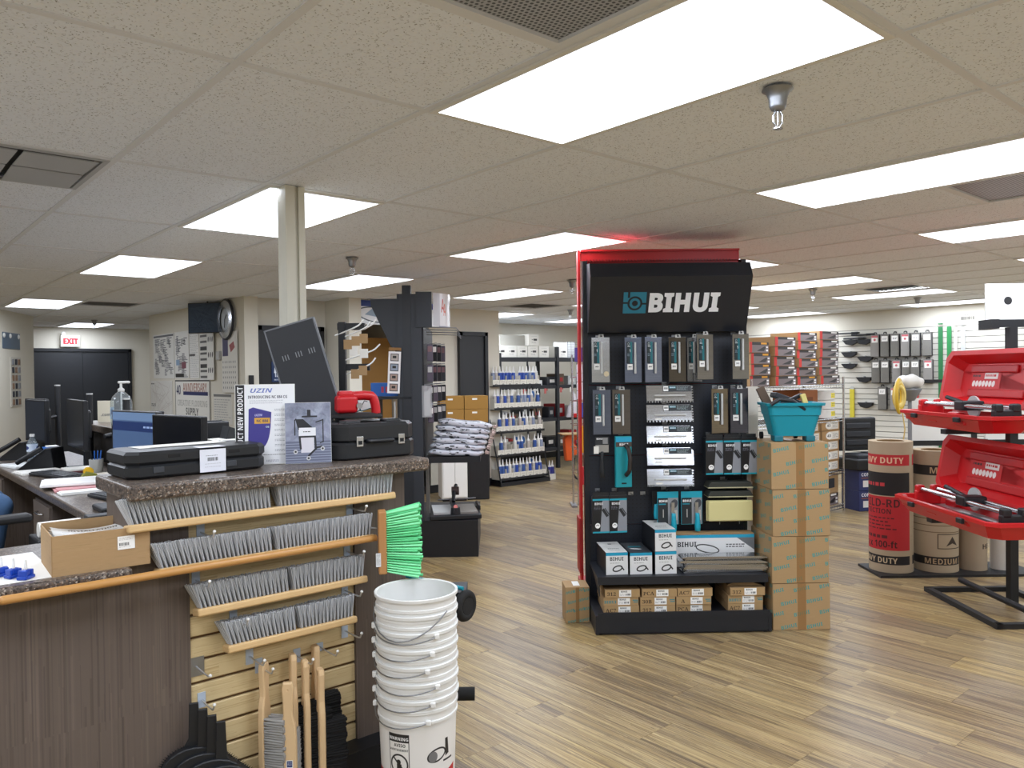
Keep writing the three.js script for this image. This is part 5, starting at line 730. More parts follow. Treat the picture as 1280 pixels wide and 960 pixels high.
// bags on the shelf
const bagPrint = tex(256, 128, (g, w, h) => { g.fillStyle = '#c3c7cf'; g.fillRect(0, 0, w, h); for (let k = 0; k < 60; k++) { g.fillStyle = pick(['#1a1b1f', '#24262b', '#8d929c']); g.save(); g.translate(rnd() * w, rnd() * h); g.rotate(rr(-.2, .2)); g.fillRect(0, 0, rr(6, 20), rr(5, 12)); g.restore(); } }, [1, 1]);
const bagMat = new THREE.MeshStandardMaterial({ map: bagPrint, roughness: .32 });
for (let k = 0; k < 6; k++) {
  const t = thing('plastic_bag', ['bottom', 'second', 'third', 'fourth', 'fifth', 'topmost'][k] + ' of the silver printed bags piled on the tower shelf', 'bag', 'silver bags on the tower shelf'); put(t, TF, .30 + k * .014, .822 + k * .046, -.16 - k * .02, rr(-.1, .1), 0, -.05 - k * .012);
  const g = new THREE.SphereGeometry(1, 28, 14), p = g.attributes.position, uv = g.attributes.uv; for (let i = 0; i < p.count; i++) { const x = p.getX(i), y = p.getY(i), z = p.getZ(i), sq = v => Math.sign(v) * Math.pow(Math.abs(v), .55); uv.setXY(i, sq(x) * .5 + k * .3, sq(z) * .3 - sq(y) * .22 + k * .17); p.setXYZ(i, sq(x) * .235, sq(y) * .028 * (1 - .6 * Math.pow(Math.abs(x), 6)) + Math.sin(x * 9 + k) * .004 + .028, sq(z) * .15 + Math.sin(x * 14 + k * 2) * .004); } g.computeVertexNormals(); part(t, 'bag', g, bagMat);
  const e = []; for (let q = 0; q < 8; q++) e.push(new THREE.ConeGeometry(.008, .04, 4).rotateZ(-Math.PI / 2 + rr(-.5, .5)).translate(.262, .028 + rr(-.014, .014), -.1 + q * .028)); part(t, 'crimped_end', e, std(0xcbb9b2, .5));
}
{ // tile cutter on the base
  const t = thing('tile_cutter', 'small black and grey tile cutter standing on the tower base', 'tile cutter'); put(t, TF, .27, .302, -.26, .12); t.scale.set(1.25, 1.25, 1.35);
  part(t, 'base_tray', rb(.34, .03, .36, 0, .015, 0, .006), M.black); part(t, 'bed', bx(.13, .012, .3, -.08, .036, -.01), M.greyLight); part(t, 'bed', bx(.12, .012, .3, .09, .036, -.01), std(0x8b8780, .5)); part(t, 'rail', bx(.03, .03, .4, 0, .06, -.03), M.charcoal); part(t, 'front_pad', cyl(.03, .034, .05, 0, .05, .14, 18), M.black); part(t, 'badge', new THREE.CircleGeometry(.014, 16).rotateX(-.6).translate(0, .082, .155), std(0xc46a60, .5)); part(t, 'handle', tube([[0, .08, -.05], [.01, .14, -.12], [.03, .17, -.2]], .013, 12, 8), M.black); part(t, 'pivot', cyl(.03, .03, .05, .02, .14, -.14, 16, 'x'), std(0x4a3c38, .5)); part(t, 'fence', rod([-.1, .07, -.2], [.17, .075, -.2], .005), M.zinc); part(t, 'guard', rb(.015, .03, .2, .17, .05, -.05, .004), M.black);
}
// cabinet and cartons by the wall
{
  const CF = frame(5.36, 0, -7.5, -.5); const c = thing('white_cabinet', 'low white cabinet with two doors beneath the stacked brown cartons', 'cabinet'); put(c, CF, 0, 0, 0); part(c, 'body', bx(.3, .9, .4, .15, .47, -.2), M.white); for (const x of [.08, .22]) { const d = part(c, 'cabinet_door', bx(.135, .86, .015, x, .48, .008), M.whitePlastic); part(d, 'door_pull', rod([x + (x < .1 ? .045 : -.045), .6, .03], [x + (x < .1 ? .045 : -.045), .72, .03], .005), M.zinc); } part(c, 'toe_kick', bx(.28, .04, .36, .15, .02, -.2), M.black); const bk = thing('black_crate', 'tall black crate beside the white cabinet under the brown cartons', 'crate'); put(bk, CF, .44, 0, -.22); part(bk, 'body', rb(.26, .92, .36, 0, .46, 0, .01), M.black); part(bk, 'rim', rb(.27, .03, .37, 0, .9, 0, .006), M.charcoal);
  for (let r = 0; r < 2; r++) for (let k = 0; k < 2; k++) { const t = thing('kraft_carton', (r ? 'upper' : 'lower') + ' ' + (k ? 'right' : 'left') + ' brown carton stacked behind the silver bags', 'box', 'brown cartons on the white cabinet'); put(t, CF, .13 + k * .29, .922 + r * .16, -.16, rr(-.03, .03)); part(t, 'carton', rb(.285, .158, .26, 0, .079, 0, .004, 1), std(0x9c7434, .8)); part(t, 'label', bx(.06, .02, .001, -.02, .12, .1306), M.paper); part(t, 'tape', bx(.286, .001, .04, 0, .1585, 0), std(0xb08a4c, .4)); }
}
// ---------- adhesive bottle rack ----------
const RK = frame(6.62, 0, -7.95, -.02);
{
  const t = thing('bottle_rack', 'black five tier rack filled with caulk bottles beside the dark door', 'rack'); put(t, RK, 0, 0, 0);
  for (const x of [0, .86]) part(t, 'side_frame', [bx(.02, 1.68, .02, x, .84, -.42), rod([x, 1.66, -.42], [x, .05, .02], .009), bx(.02, .03, .44, x, .04, -.2)], M.black);
  for (let k = 0; k < 5; k++) part(t, 'tier_shelf', [bx(.86, .008, .26, .43, .075 + k * .312, -.14 - k * .03), bx(.86, .03, .006, .43, .088 + k * .312, -.008 - k * .03)], M.black);
  part(t, 'plinth', bx(.88, .05, .46, .43, .025, -.2), M.black);
}
const caulkCap = std(0xeceae6, .4), caulkBody = [std(0x2d50a8, .4), std(0x3a5c9e, .4), std(0xb9b2ac, .4), std(0x8d98b0, .4), std(0xe0ded8, .4)];
const bodyG2 = lathe([[0, 0], [.025, 0], [.026, .004], [.026, .165], [.02, .18], [.01, .186], [0, .186]], 12), tipG = lathe([[.021, .174], [.025, .188], [.012, .2], [.009, .23], [.0045, .265], [0, .265]], 10);
const trayG = [bx(.115, .085, .003, 0, .0425, .07), bx(.003, .14, .17, -.056, .07, -.015), bx(.003, .14, .17, .056, .07, -.015), bx(.115, .17, .003, 0, .085, -.1), bx(.115, .003, .17, 0, .0015, -.015)]; const trayGeo = G(trayG);
const trayPrint = print(96, 72, (g, w, h) => { g.fillStyle = '#e3dfd2'; g.fillRect(0, 0, w, h); lines(g, 22, 16, 54, 2, 10, '#9a968c', 3); g.strokeStyle = '#3a3836'; g.lineWidth = 6; g.beginPath(); g.arc(48, 66, 18, 3.3, 6.1); g.stroke(); }, .6);
const tierW = ['bottom', 'second lowest', 'middle', 'second highest', 'top'], posW = ['first', 'second', 'third', 'fourth', 'fifth', 'sixth', 'seventh'];
for (let k = 0; k < 5; k++) for (let c = 0; c < 7; c++) {
  const x = .065 + c * .1195, y = .082 + k * .312, z = -.09 - k * .03;
  const t = thing('display_tray_box', posW[c] + ' white tray box from left on the ' + tierW[k] + ' tier of the bottle rack', 'box', 'tray boxes on the bottle rack'); put(t, RK, x, y, z); part(t, 'tray', trayGeo, std(0xddd9cc, .6)); part(t, 'front_print', plane(.112, .08, 0, .043, .0722), trayPrint);
  for (let q = 0; q < 2; q++) { if (rnd() < .14) continue; const b = thing('caulk_bottle', (q ? 'right' : 'left') + ' bottle in the ' + posW[c] + ' tray of the bottle rack ' + tierW[k] + ' tier', 'bottle', 'caulk bottles on the rack'); put(b, RK, x - .027 + q * .054, y + .004, z + .035); part(b, 'body', bodyG2, k === 4 && c > 0 && c < 5 ? caulkBody[0] : pick(caulkBody)); part(b, 'nozzle', tipG, caulkCap); }
}
for (const [k, c] of [[1, 3], [1, 4], [0, 5], [3, 6]]) { const t = thing('tall_display_card', 'tall white and blue card in tray ' + posW[c] + ' of the ' + tierW[k] + ' bottle tier', 'card', 'tall cards on the bottle rack'); put(t, RK, .065 + c * .1195, .086 + k * .312, -.14 - k * .03); part(t, 'card', bx(.09, .24, .02, 0, .12, 0), M.white); part(t, 'print', plane(.088, .236, 0, .12, .0108), print(64, 160, (g, w, h) => { g.fillStyle = '#dfe2e0'; g.fillRect(0, 0, w, h); g.fillStyle = '#1d5fa0'; g.beginPath(); g.ellipse(30, 40, 26, 36, 0, 0, 6.3); g.fill(); lines(g, 10, 100, 44, 4, 9, '#999', 3); })); }
{ const t = thing('display_tray_box', 'white tray box of purple bottles on the floor right of the rack', 'box'); put(t, RK, .97, 0, -.1); part(t, 'tray', trayGeo, std(0xddd9cc, .6)); for (let q = 0; q < 2; q++) { const b = thing('caulk_bottle', (q ? 'right' : 'left') + ' purple bottle in the tray on the floor beside the rack', 'bottle', 'caulk bottles on the rack'); put(b, RK, .943 + q * .054, .004, -.065); part(b, 'body', bodyG2, std(0x3c3f90, .4)); part(b, 'nozzle', tipG, caulkCap); } }
// ---------- black shelving with white boxes ----------
const SH = frame(7.42, 0, -8.9, 0);
{
  const t = thing('storage_shelving', 'black steel storage shelving topped with white boxes behind the bottle rack', 'shelving'); put(t, SH, 0, 0, 0);
  for (const x of [0, 1.19, 2.4]) for (const z of [0, -.45]) part(t, 'post', bx(.05, x === 1.19 ? 1.96 : 1.75, .05, x, .93, z), M.blackPowder);
  for (const y of [.3, .77, 1.28, 1.71]) part(t, 'shelf', [bx(2.4, .05, .03, 1.2, y, .0), bx(2.4, .02, .48, 1.2, y + .02, -.23), bx(2.4, .05, .03, 1.2, y, -.45)], M.blackPowder);
}
const whBox = print(128, 112, (g, w, h) => { g.fillStyle = '#e2e0d8'; g.fillRect(0, 0, w, h); g.fillStyle = '#3a3a3a'; g.fillRect(60, 44, 44, 20); lines(g, 30, 20, 70, 1, 8, '#aaa', 3); lines(g, 36, 76, 56, 2, 10, '#999', 3); g.fillStyle = '#777'; g.fillRect(36, 50, 20, 8); }, .6);
[[.06, 1.743, .1, 'first'], [.26, 1.743, 0, 'second'], [.48, 1.743, 0, 'third'], [.7, 1.743, 0, 'fourth'], [.93, 1.743, 0, 'fifth'], [.72, 1.925, 0, 'single upper'], [1.34, 1.743, 0, 'last']].forEach(([x, y, d, w], i) => { const t = thing('white_carton', i === 5 ? 'white carton alone on top of the white carton row' : i === 6 ? 'white carton right of the shelving post' : w + ' white carton from left on top of the black shelving', 'box', 'white cartons on the shelving'); put(t, SH, x, y, -.02); part(t, 'carton', rb(.21, .175, .4, 0, .0875, -.2, .003, 1), std(0xdad7ce, .7)); part(t, 'print', plane(.205, .17, 0, .0875, .001), whBox); });
{ const t = thing('grey_long_box', 'long grey box lying behind the upper white carton', 'box'); put(t, SH, .35, 1.922, -.1); part(t, 'carton', rb(.5, .16, .26, 0, .08, -.13, .003, 1), std(0xa3a198, .7)); const w = thing('wire_crate', 'grey wire crate at the right end of the shelving top', 'crate'); put(w, SH, 1.75, 1.745, -.1); const gs = []; for (let k = 0; k < 7; k++) gs.push(bx(.005, .26, .005, -.24 + k * .08, .13, .02), bx(.5, .005, .005, 0, .01 + k * .04, .02)); part(w, 'wires', gs, M.gray); part(w, 'back', bx(.5, .26, .01, 0, .13, -.3), M.greyLight); }
const oddMats = [M.charcoal, M.black, std(0x8a6a48, .7), M.redDark, M.greyLight, std(0x5a4a3a, .7), M.white, M.gray];
{ let n = 0; for (const [y, hs] of [[1.302, .2], [.792, .22], [.322, .26]]) for (let k = 0; k < 9; k++) { const w = rr(.12, .22), h = rr(.08, hs), x = .14 + k * .25; const t = thing('stored_box', ['upper', 'middle', 'lower'][[1.302, .792, .322].indexOf(y)] + ' shelf item number ' + ['one', 'two', 'three', 'four', 'five', 'six', 'seven', 'eight', 'nine'][k] + ' from the left inside the black shelving', 'box', 'boxes inside the black shelving'); put(t, SH, x, y, -.05 - rnd() * .1); part(t, 'carton', rb(w, h, .28, 0, h / 2, -.14, .004, 1), pick(oddMats)); part(t, 'label', bx(w * .5, h * .35, .001, 0, h * .5, .0008), pick([M.paper, M.redDark, M.greyLight])); n++; } 
  for (let k = 0; k < 9; k++) { const t = thing('shelf_price_tag', posW[k % 5] + ' price tag from left on the shelf edge of the ' + (k > 4 ? 'left' : 'right') + ' shelving bay', 'tag', 'price tags on the black shelving'); put(t, SH, 1.25 + (k % 5) * .22 - (k > 4 ? 1.0 : 0), k > 4 ? 1.22 : 1.23, .02, .2); part(t, 'tag', [bx(.05, .08, .003, 0, 0, 0), bx(.03, .03, .003, .05, .02, 0)], k % 2 ? M.paper : std(0xc0605c, .6)); }
  const b = thing('clear_bag_of_parts', 'cloudy plastic bag slumped on the middle shelf', 'bag'); put(b, SH, 1.55, .792, .02); const g = new THREE.ConeGeometry(.2, .42, 14, 6), p = g.attributes.position; for (let i = 0; i < p.count; i++) { p.setX(i, p.getX(i) + Math.sin(p.getY(i) * 25) * .02); p.setZ(i, p.getZ(i) * .5); } g.computeVertexNormals(); part(b, 'bag', g.translate(0, .21, 0), new THREE.MeshPhysicalMaterial({ color: 0xcfc8cc, roughness: .25, transparent: true, opacity: .75 })); part(b, 'red_lid', cyl(.05, .05, .06, -.1, .03, .1, 14), M.red);
}
// ---------- orange tile saw ----------
{
  const t = thing('tile_saw', 'orange tile saw on wheels standing in front of the black shelving', 'saw'); put(t, frame(7.62, 0, -7.72, -.55), 0, 0, 0);
  part(t, 'frame', ext([[0, .3], [.06, .3], [.08, .36], [.13, .38], [.13, .48], [.09, .52], [.09, .58], [.24, .6], [.24, .64], [.02, .64], [-.02, .58]], .12, .012).translate(0, 0, -.06), std(0xd6561c, .4)); part(t, 'top_table', bx(.6, .015, .3, .22, .655, 0), std(0xb08a5a, .6)); part(t, 'rail', bx(.45, .08, .1, .33, .4, 0), M.alum); part(t, 'motor', cyl(.07, .07, .18, .3, .54, -.02, 18, 'z'), M.black); part(t, 'stand', [tube([[.12, .32, 0], [.1, .1, 0], [.16, .02, 0], [.5, .02, 0]], .014, 20, 8), rod([.3, .34, .05], [.2, .06, .05], .012)], M.charcoal); part(t, 'wheel', new THREE.TorusGeometry(.07, .022, 10, 24), M.rubber, .3, .095, .06); part(t, 'hub', cyl(.05, .05, .03, .3, .095, .06, 16, 'z'), M.alum);
}
// ---------- chrome rack behind the black display ----------
{
  const f = frame(6.27, 0, -6.24, -.69); const t = thing('chrome_merchandiser', 'slim chrome wire rack of goods left of the red panel', 'rack'); put(t, f, 0, 0, 0);
  for (const x of [0, .06, .9]) part(t, 'post', cyl(.012, .012, 1.7, x, .85, 0, 10), M.chrome); part(t, 'foot', bx(.06, .02, .3, 0, .01, .0), M.zinc); for (let k = 0; k < 6; k++) part(t, 'wire_shelf', [bx(.9, .008, .02, .45, .1 + k * .27, .0), bx(.9, .008, .02, .45, .1 + k * .27, -.25)], M.chrome);
  const gd = [['purple_label_pack', 0x4a3a80, .05, 1.62, .1, .16], ['white_roll_pack', 0xe6e2ea, .07, 1.5, .1, .09], ['white_roll_pack', 0xd8d4e0, .07, 1.4, .1, .09], ['white_roll_pack', 0xe6e2ea, .07, 1.3, .1, .09], ['white_roll_pack', 0xd8d4e0, .07, 1.2, .1, .09], ['blue_tool_pack', 0x1d57b0, .1, 1.0, .09, .16], ['yellow_tool_pack', 0xe0a41c, .1, .6, .09, .3], ['red_tool_pack', 0xb8262c, .1, .24, .1, .2]];
  gd.forEach(([n, c, x, y, w, h], i) => { const o = thing(n, ['purple topped', 'uppermost white', 'second white', 'third white', 'lowest white', 'blue', 'yellow', 'red'][i] + ' pack on the chrome rack beside the red panel', 'pack', 'packs on the chrome rack'); put(o, f, x + .03, y, .03); part(o, 'pack', rb(w, h, .05, 0, h / 2, 0, .004, 1), std(c, .5)); part(o, 'hook', rod([0, h * .8, -.03], [0, h * .8, -.09], .004), M.zinc); });
}
// ---------- ceiling vents and sprinklers ----------
const perfTex = tex(256, 256, (g, w, h) => { g.fillStyle = '#b4b8c0'; g.fillRect(0, 0, w, h); g.fillStyle = '#50535a'; for (let i = 0; i < 22; i++) for (let j = 0; j < 22; j++) { g.beginPath(); g.arc(6 + i * 11.6 + (j % 2) * 5.8, 6 + j * 11.6, 3.6, 0, 6.3); g.fill(); } }, [1 / .3, 1 / .3]);
const perf = new THREE.MeshStandardMaterial({ map: perfTex, roughness: .5, metalness: .3 }), ventGrey = std(0xb6b9bd, .5), ventDark = std(0x4b4d51, .6);
for (const [i, j, kind, label] of VENTS) {
  const t = thing('ceiling_vent', label, 'vent', 'ceiling vents'); t.position.set(GX + TX * (j + .5), H, GZ - TZ * (i + .25)); const w = .585;
  part(t, 'vent_frame', [bx(w, .01, .02, 0, .0, w / 2 - .01), bx(w, .01, .02, 0, .0, -w / 2 + .01), bx(.02, .01, w - .04, w / 2 - .01, 0, 0), bx(.02, .01, w - .04, -w / 2 + .01, 0, 0)], kind === 1 ? ventGrey : teeMat);
  if (kind === 0) part(t, 'perforated_plate', bx(w - .04, .004, w - .04, 0, .006, 0), perf);
  else if (kind === 1) { part(t, 'duct_back', bx(w - .04, .004, w - .04, 0, .03, 0), ventDark); for (const sx of [-1, 1]) for (const sz of [-1, 1]) part(t, 'quarter_plate', bx(.25, .004, .25, sx * .135, -.002, sz * .135).rotateX(sz * .02), ventGrey); }
  else { part(t, 'duct_back', bx(w - .04, .004, w - .04, 0, .03, 0), ventDark); for (let k = 0; k < 11; k++) { const m = part(t, 'louvre', bx(w - .05, .003, .03), std(0x77787a, .5), 0, .012, -.25 + k * .05); m.rotation.x = .5; } }
}
const SPR = [[2.144, -1.256, 'large chrome sprinkler head close overhead on the right'], [2.805, -4.993, 'chrome sprinkler head right of the white column'], [5.078, -5.041, 'chrome sprinkler head just left of the black display header'], [7.72, -4.138, 'chrome sprinkler head over the red boxes'], [7.436, -7.418, 'small far sprinkler head above the storage shelving'], [9.766, -3.914, 'small sprinkler head in front of the farthest right light'], [2.814, -12.45, 'tiny sprinkler head in front of the exit wall light']];
{
  const bell = lathe([[.0, .0], [.012, 0], [.022, -.002], [.026, -.01], [.03, -.03], [.036, -.048], [.046, -.056], [.046, -.06], [.034, -.056], [.0, -.056]].map(([r, y]) => [r, -.06 - y]), 24);
  for (const [x, z, label] of SPR) { const t = thing('sprinkler_head', label, 'sprinkler', 'ceiling sprinklers'); t.position.set(x, H - .003, z); part(t, 'bell', lathe([[.044, 0], [.046, -.004], [.034, -.012], [.027, -.03], [.025, -.052], [.02, -.062], [.012, -.066], [0, -.066]], 24), M.zinc); part(t, 'yoke', [tube([[.006, -.066, 0], [.014, -.08, 0], [.013, -.1, 0], [.004, -.115, 0]], .0035, 10, 6), tube([[-.006, -.066, 0], [-.014, -.08, 0], [-.013, -.1, 0], [-.004, -.115, 0]], .0035, 10, 6)], M.chrome); part(t, 'bulb', cyl(.003, .003, .04, 0, -.088, 0, 8), M.chrome); part(t, 'deflector', cyl(.014, .014, .003, 0, -.118, 0, 14), M.chrome); t.rotation.y = -.7; }
}
// ---------- right wall slatwall and goods ----------
{
  const t = thing('wall_slatwall', 'white slatwall covering the far right wall', 'slatwall'); part(t, 'backing', bx(.01, 1.95, 8.2, 11.394, 1.1, -4.5), std(0x8d8a80, .8));
  const g = bx(.016, .068, 8.2); for (let k = 0; k < 25; k++) part(t, 'slat', g, k % 2 ? std(0xdcd9cf, .6) : std(0xd6d3c8, .6), 11.383, .17 + k * .0775, -4.5);
}
const WX = 11.37, WF = (y, z) => [WX, y, z];
function onWall(t, y, z, ry = 0) { t.position.set(WX, y, z); t.rotation.y = -Math.PI / 2 + ry; return t; }
const mesh1 = print(96, 256, (g, w, h) => { g.fillStyle = '#77756f'; g.fillRect(0, 0, w, h); g.fillStyle = '#5c5a56'; for (let k = 0; k < 900; k++) g.fillRect(rnd() * w, rnd() * h, 2, 2); g.fillStyle = '#eceae6'; g.fillRect(12, 18, 72, 62); lines(g, 26, 40, 46, 2, 12, '#555', 6); }, .8);
const mesh2 = print(96, 256, (g, w, h) => { g.fillStyle = '#8d8a86'; g.fillRect(0, 0, w, h); g.fillStyle = '#eceae6'; g.fillRect(12, 18, 72, 72); g.fillStyle = '#c46a70'; g.fillRect(12, 10, 72, 22); g.beginPath(); g.arc(48, 58, 14, 0, 6.3); g.fill(); }, .8);
const rowW = ['upper', 'middle', 'lower'];
[[1.83, [-5.13, -4.99, -4.85, -4.71, -4.57, -4.42]], [1.46, [-5.12, -4.99, -4.83, -4.7, -4.58, -4.41]], [1.08, [-5.03, -4.86]]].forEach(([y, zs], r) => zs.forEach((z, c) => { const t = thing('sanding_mesh_pack', posW[c] + ' dark abrasive pack from left in the ' + rowW[r] + ' row on the far slatwall', 'pack', 'abrasive packs on the far slatwall'); onWall(t, y, z, .25); part(t, 'pack', rb(.115, .32, .1, 0, 0, .06, .004, 1), std(0x2a2a30, .5)); part(t, 'front_sheet', plane(.108, .31, -.002, 0, .112), (r * 7 + c) % 3 === 0 ? mesh2 : mesh1); part(t, 'hanger', [tube([[-.02, .165, .07], [-.015, .19, .07], [.015, .19, .07], [.02, .165, .07]], .006, 10, 5), rod([0, .18, -.0], [0, .18, .09], .004)], M.black); }));
[[1.9, -5.5], [1.9, -5.3], [1.72, -5.52], [1.65, -5.28], [1.55, -5.52], [1.35, -5.3], [.98, -5.28]].forEach(([y, z], k) => { const t = thing('black_wall_tool', posW[k] + ' black curved wall tool counted down the left of the far slatwall', 'tool', 'black tools on the far slatwall'); onWall(t, y, z, 0); part(t, 'blade', ext([[-.11, .03], [.11, .03], [.1, -.01], [.03, -.045], [-.06, -.03]], .05, .003), M.black); part(t, 'hanger', bx(.02, .05, .05, 0, .02, -.004), M.zinc); });
[[2.03, -5.52], [2.0, -5.3], [1.95, -5.42]].forEach(([y, z], k) => { const t = thing('long_pole_tool', ['highest', 'second', 'lowest'][k] + ' dark pole tool lying along the slatwall top', 'tool', 'pole tools on the far slatwall'); onWall(t, y, z, 0); part(t, 'pole', cyl(.012, .012, .34, 0, 0, .05, 10, 'x'), M.charcoal); part(t, 'grip', cyl(.018, .018, .1, .1, 0, .05, 10, 'x'), M.black); part(t, 'hanger', rod([0, 0, 0], [0, 0, .05], .005), M.zinc); });
[[-4.26, 1.0, 2.06, .055, 0x1d6a3a, 'left green straightedge leaning on the far slatwall'], [-4.15, .9, 2.06, .055, 0x1f7a40, 'right green straightedge with white sticker on the far slatwall'], [-4.07, .3, 2.04, .035, 0xd6d4ca, 'slim cream straightedge beside the green ones'], [-3.98, .3, 2.04, .05, 0xb9bcbc, 'silver straightedge beside the cream one']].forEach(([z, y0, y1, w, c, l], k) => { const t = thing('straightedge', l, 'straightedge', 'straightedges on the far slatwall'); onWall(t, .0, z, .3); part(t, 'bar', bx(w, y1 - .1, .02, 0, (y1 + .1) / 2, .02), std(c, .45)); if (k === 1) part(t, 'sticker', bx(w * .9, .07, .001, 0, 1.46, .031), M.paper); else part(t, 'end_cap', bx(w + .004, .02, .024, 0, y1 - .01 + .05, .02), std(c, .6)); });
{ const t = thing('yellow_level', 'yellow bar hanging low on the far slatwall', 'level'); onWall(t, .95, -5.48); part(t, 'bar', bx(.06, .55, .03, 0, -.02, .02), std(0xd2c43a, .5)); part(t, 'hanger', cyl(.03, .03, .01, 0, .27, .02, 14, 'z'), M.greyLight); const b = thing('wall_barcode_label', 'small barcode label high on the far right wall', 'label'); onWall(b, 2.17, -3.93); part(b, 'plate', bx(.2, .1, .003, 0, 0, 0), M.wallEnd); part(b, 'print', plane(.19, .09, 0, 0, .0022), print(128, 60, (g, w, h) => { g.fillStyle = '#d8d3c5'; g.fillRect(0, 0, w, h); lines(g, 20, 6, 90, 1, 8, '#777', 5); barcode(g, 10, 22, 108, 30); })); b.position.x = 11.396; const r = thing('red_hanging_tool', 'red tool hanging low on the far slatwall', 'tool'); onWall(r, 1.05, -4.58); part(r, 'body', rb(.08, .2, .04, 0, 0, .03, .01), M.red); part(r, 'grip', cyl(.014, .014, .16, 0, -.16, .03, 10), M.black); }
// ---------- chrome wire shelf with red tool boxes ----------
const WS = frame(6.34, 0, -4.0, 0);
{
  const t = thing('wire_shelf_unit', 'chrome wire shelf unit carrying the stacked red tool boxes', 'shelf'); put(t, WS, 0, 0, 0);
  for (const x of [0, 1.75]) for (const z of [0, -.45]) part(t, 'post', cyl(.012, .012, 1.42, x, .71, z, 12), M.chrome);
  for (const y of [.06, .43, .985, 1.34]) { const gs = [rod([0, y, 0], [1.75, y, 0], .006), rod([0, y - .03, 0], [1.75, y - .03, 0], .005), rod([0, y, -.45], [1.75, y, -.45], .006), rod([1.75, y, 0], [1.75, y, -.45], .006)]; for (let k = 0; k < 36; k++) gs.push(bx(.005, .005, .45, .02 + k * .049, y, -.225)); for (let k = 0; k < 30; k++) gs.push(bx(.003, .03, .003, .03 + k * .058, y - .015, 0)); part(t, 'wire_shelf', gs, M.chrome); }
}
const redFace = ['#e8e6e2', '#e2a020'].map(c => print(160, 64, (g, w, h) => { g.fillStyle = '#756a6c'; g.fillRect(0, 0, w, h); g.fillStyle = '#c4261e'; g.fillRect(0, 0, 22, h); g.fillStyle = '#1d1a1c'; g.fillRect(22, 0, w, 18); g.fillStyle = c; g.fillRect(96, 3, 48, 11); g.fillStyle = '#1f1f22'; g.beginPath(); g.moveTo(60, 54); g.lineTo(130, 24); g.lineTo(136, 34); g.lineTo(120, 54); g.fill(); g.fillStyle = '#eee'; g.fillRect(138, 26, 16, 10); g.fillRect(138, 44, 16, 12); g.strokeStyle = '#2a1a1a'; g.strokeRect(0, 0, w, h); }, .45));
[[.21, .33, 4, .105, 1], [.65, .38, 5, .095, 0], [1.06, .38, 6, .088, 1], [1.51, .40, 6, .092, 0]].forEach(([x, w, n, h, f], c) => { for (let k = 0; k < n; k++) { const t = thing('red_tool_box', posW[k] + ' box from the bottom in the ' + ['leftmost', 'second', 'third', 'rightmost'][c] + ' column of red tool boxes', 'box', 'red tool boxes on the wire shelf'); put(t, WS, x + rr(-.015, .015), 1.348 + k * h, -.03 + rr(-.015, .01)); part(t, 'carton', bx(w, h - .003, .3, 0, (h - .003) / 2, -.15), kraft); part(t, 'front_print', plane(w - .004, h - .006, 0, h / 2, .0012), redFace[(f + (c === 2 && k % 2 ? 1 : 0)) % 2]); } });
{
  const b = thing('brown_carton', 'reddish brown carton on the wire shelf behind the teal bucket', 'box'); put(b, WS, 1.12, .993, -.05); part(b, 'carton', rb(.36, .3, .3, 0, .15, -.15, .004, 1), std(0x8a5026, .75)); part(b, 'mark', bx(.16, .06, .001, 0, .2, .001), std(0x6a3a1a, .8));
  for (let k = 0; k < 3; k++) { const t = thing('tape_roll', ['bottom', 'middle', 'top'][k] + ' white roll with yellow label on the wire shelf right end', 'roll', 'white rolls on the wire shelf'); put(t, WS, 1.55, .993 + k * .095, -.19); part(t, 'roll', cyl(.175, .175, .09, 0, .045, 0, 28), std(0xdad8d2, .5)); part(t, 'label', new THREE.CylinderGeometry(.1758, .1758, .05, 14, 1, true, -.2, .9), print(96, 40, (g, w, h) => { g.fillStyle = '#e6d534'; g.fillRect(0, 0, w, h); g.fillStyle = '#3b3c8c'; g.fillRect(60, 6, 18, 16); lines(g, 8, 12, 46, 2, 12, '#555', 4); }), 0, .045, 0); }
  const face = print(128, 64, (g, w, h) => { g.fillStyle = '#b08a5a'; g.fillRect(0, 0, w, h); g.fillStyle = '#ddd9d0'; g.fillRect(46, 6, 74, 52); g.fillStyle = '#eeece6'; g.beginPath(); g.arc(50, 32, 24, 0, 6.3); g.fill(); txt(g, '43', 50, 33, 24, '#333', { a: 'center' }); lines(g, 80, 20, 34, 3, 11, '#888', 3); }, .7);
  for (let c = 0; c < 2; c++) for (let k = 0; k < 5; k++) { const t = thing('roll_carton', posW[k] + ' kraft carton from the bottom marked 43, ' + (c ? 'right' : 'left') + ' column on the wire shelf', 'box', 'kraft cartons marked 43'); put(t, WS, 1.12 + c * .42, .438 + k * .106, -.04 + rr(-.01, .01)); part(t, 'carton', bx(.38, .103, .34, 0, .0515, -.17), kraft); part(t, 'front_print', plane(.37, .1, 0, .0515, .0012), face); }
  const l1 = thing('red_tool_box', 'red tool box on the bottom wire shelf', 'box'); put(l1, WS, 1.5, .07, -.04); part(l1, 'carton', bx(.4, .13, .3, 0, .065, -.15), kraft); part(l1, 'front_print', plane(.39, .12, 0, .065, .001), redFace[0]);
  const l2 = thing('kraft_carton', 'open kraft carton with dark window above the lowest red box', 'box'); put(l2, WS, 1.52, .205, -.04); part(l2, 'carton', bx(.36, .19, .3, 0, .095, -.15), kraft); part(l2, 'window', bx(.2, .1, .001, 0, .1, .001), M.charcoal);
}
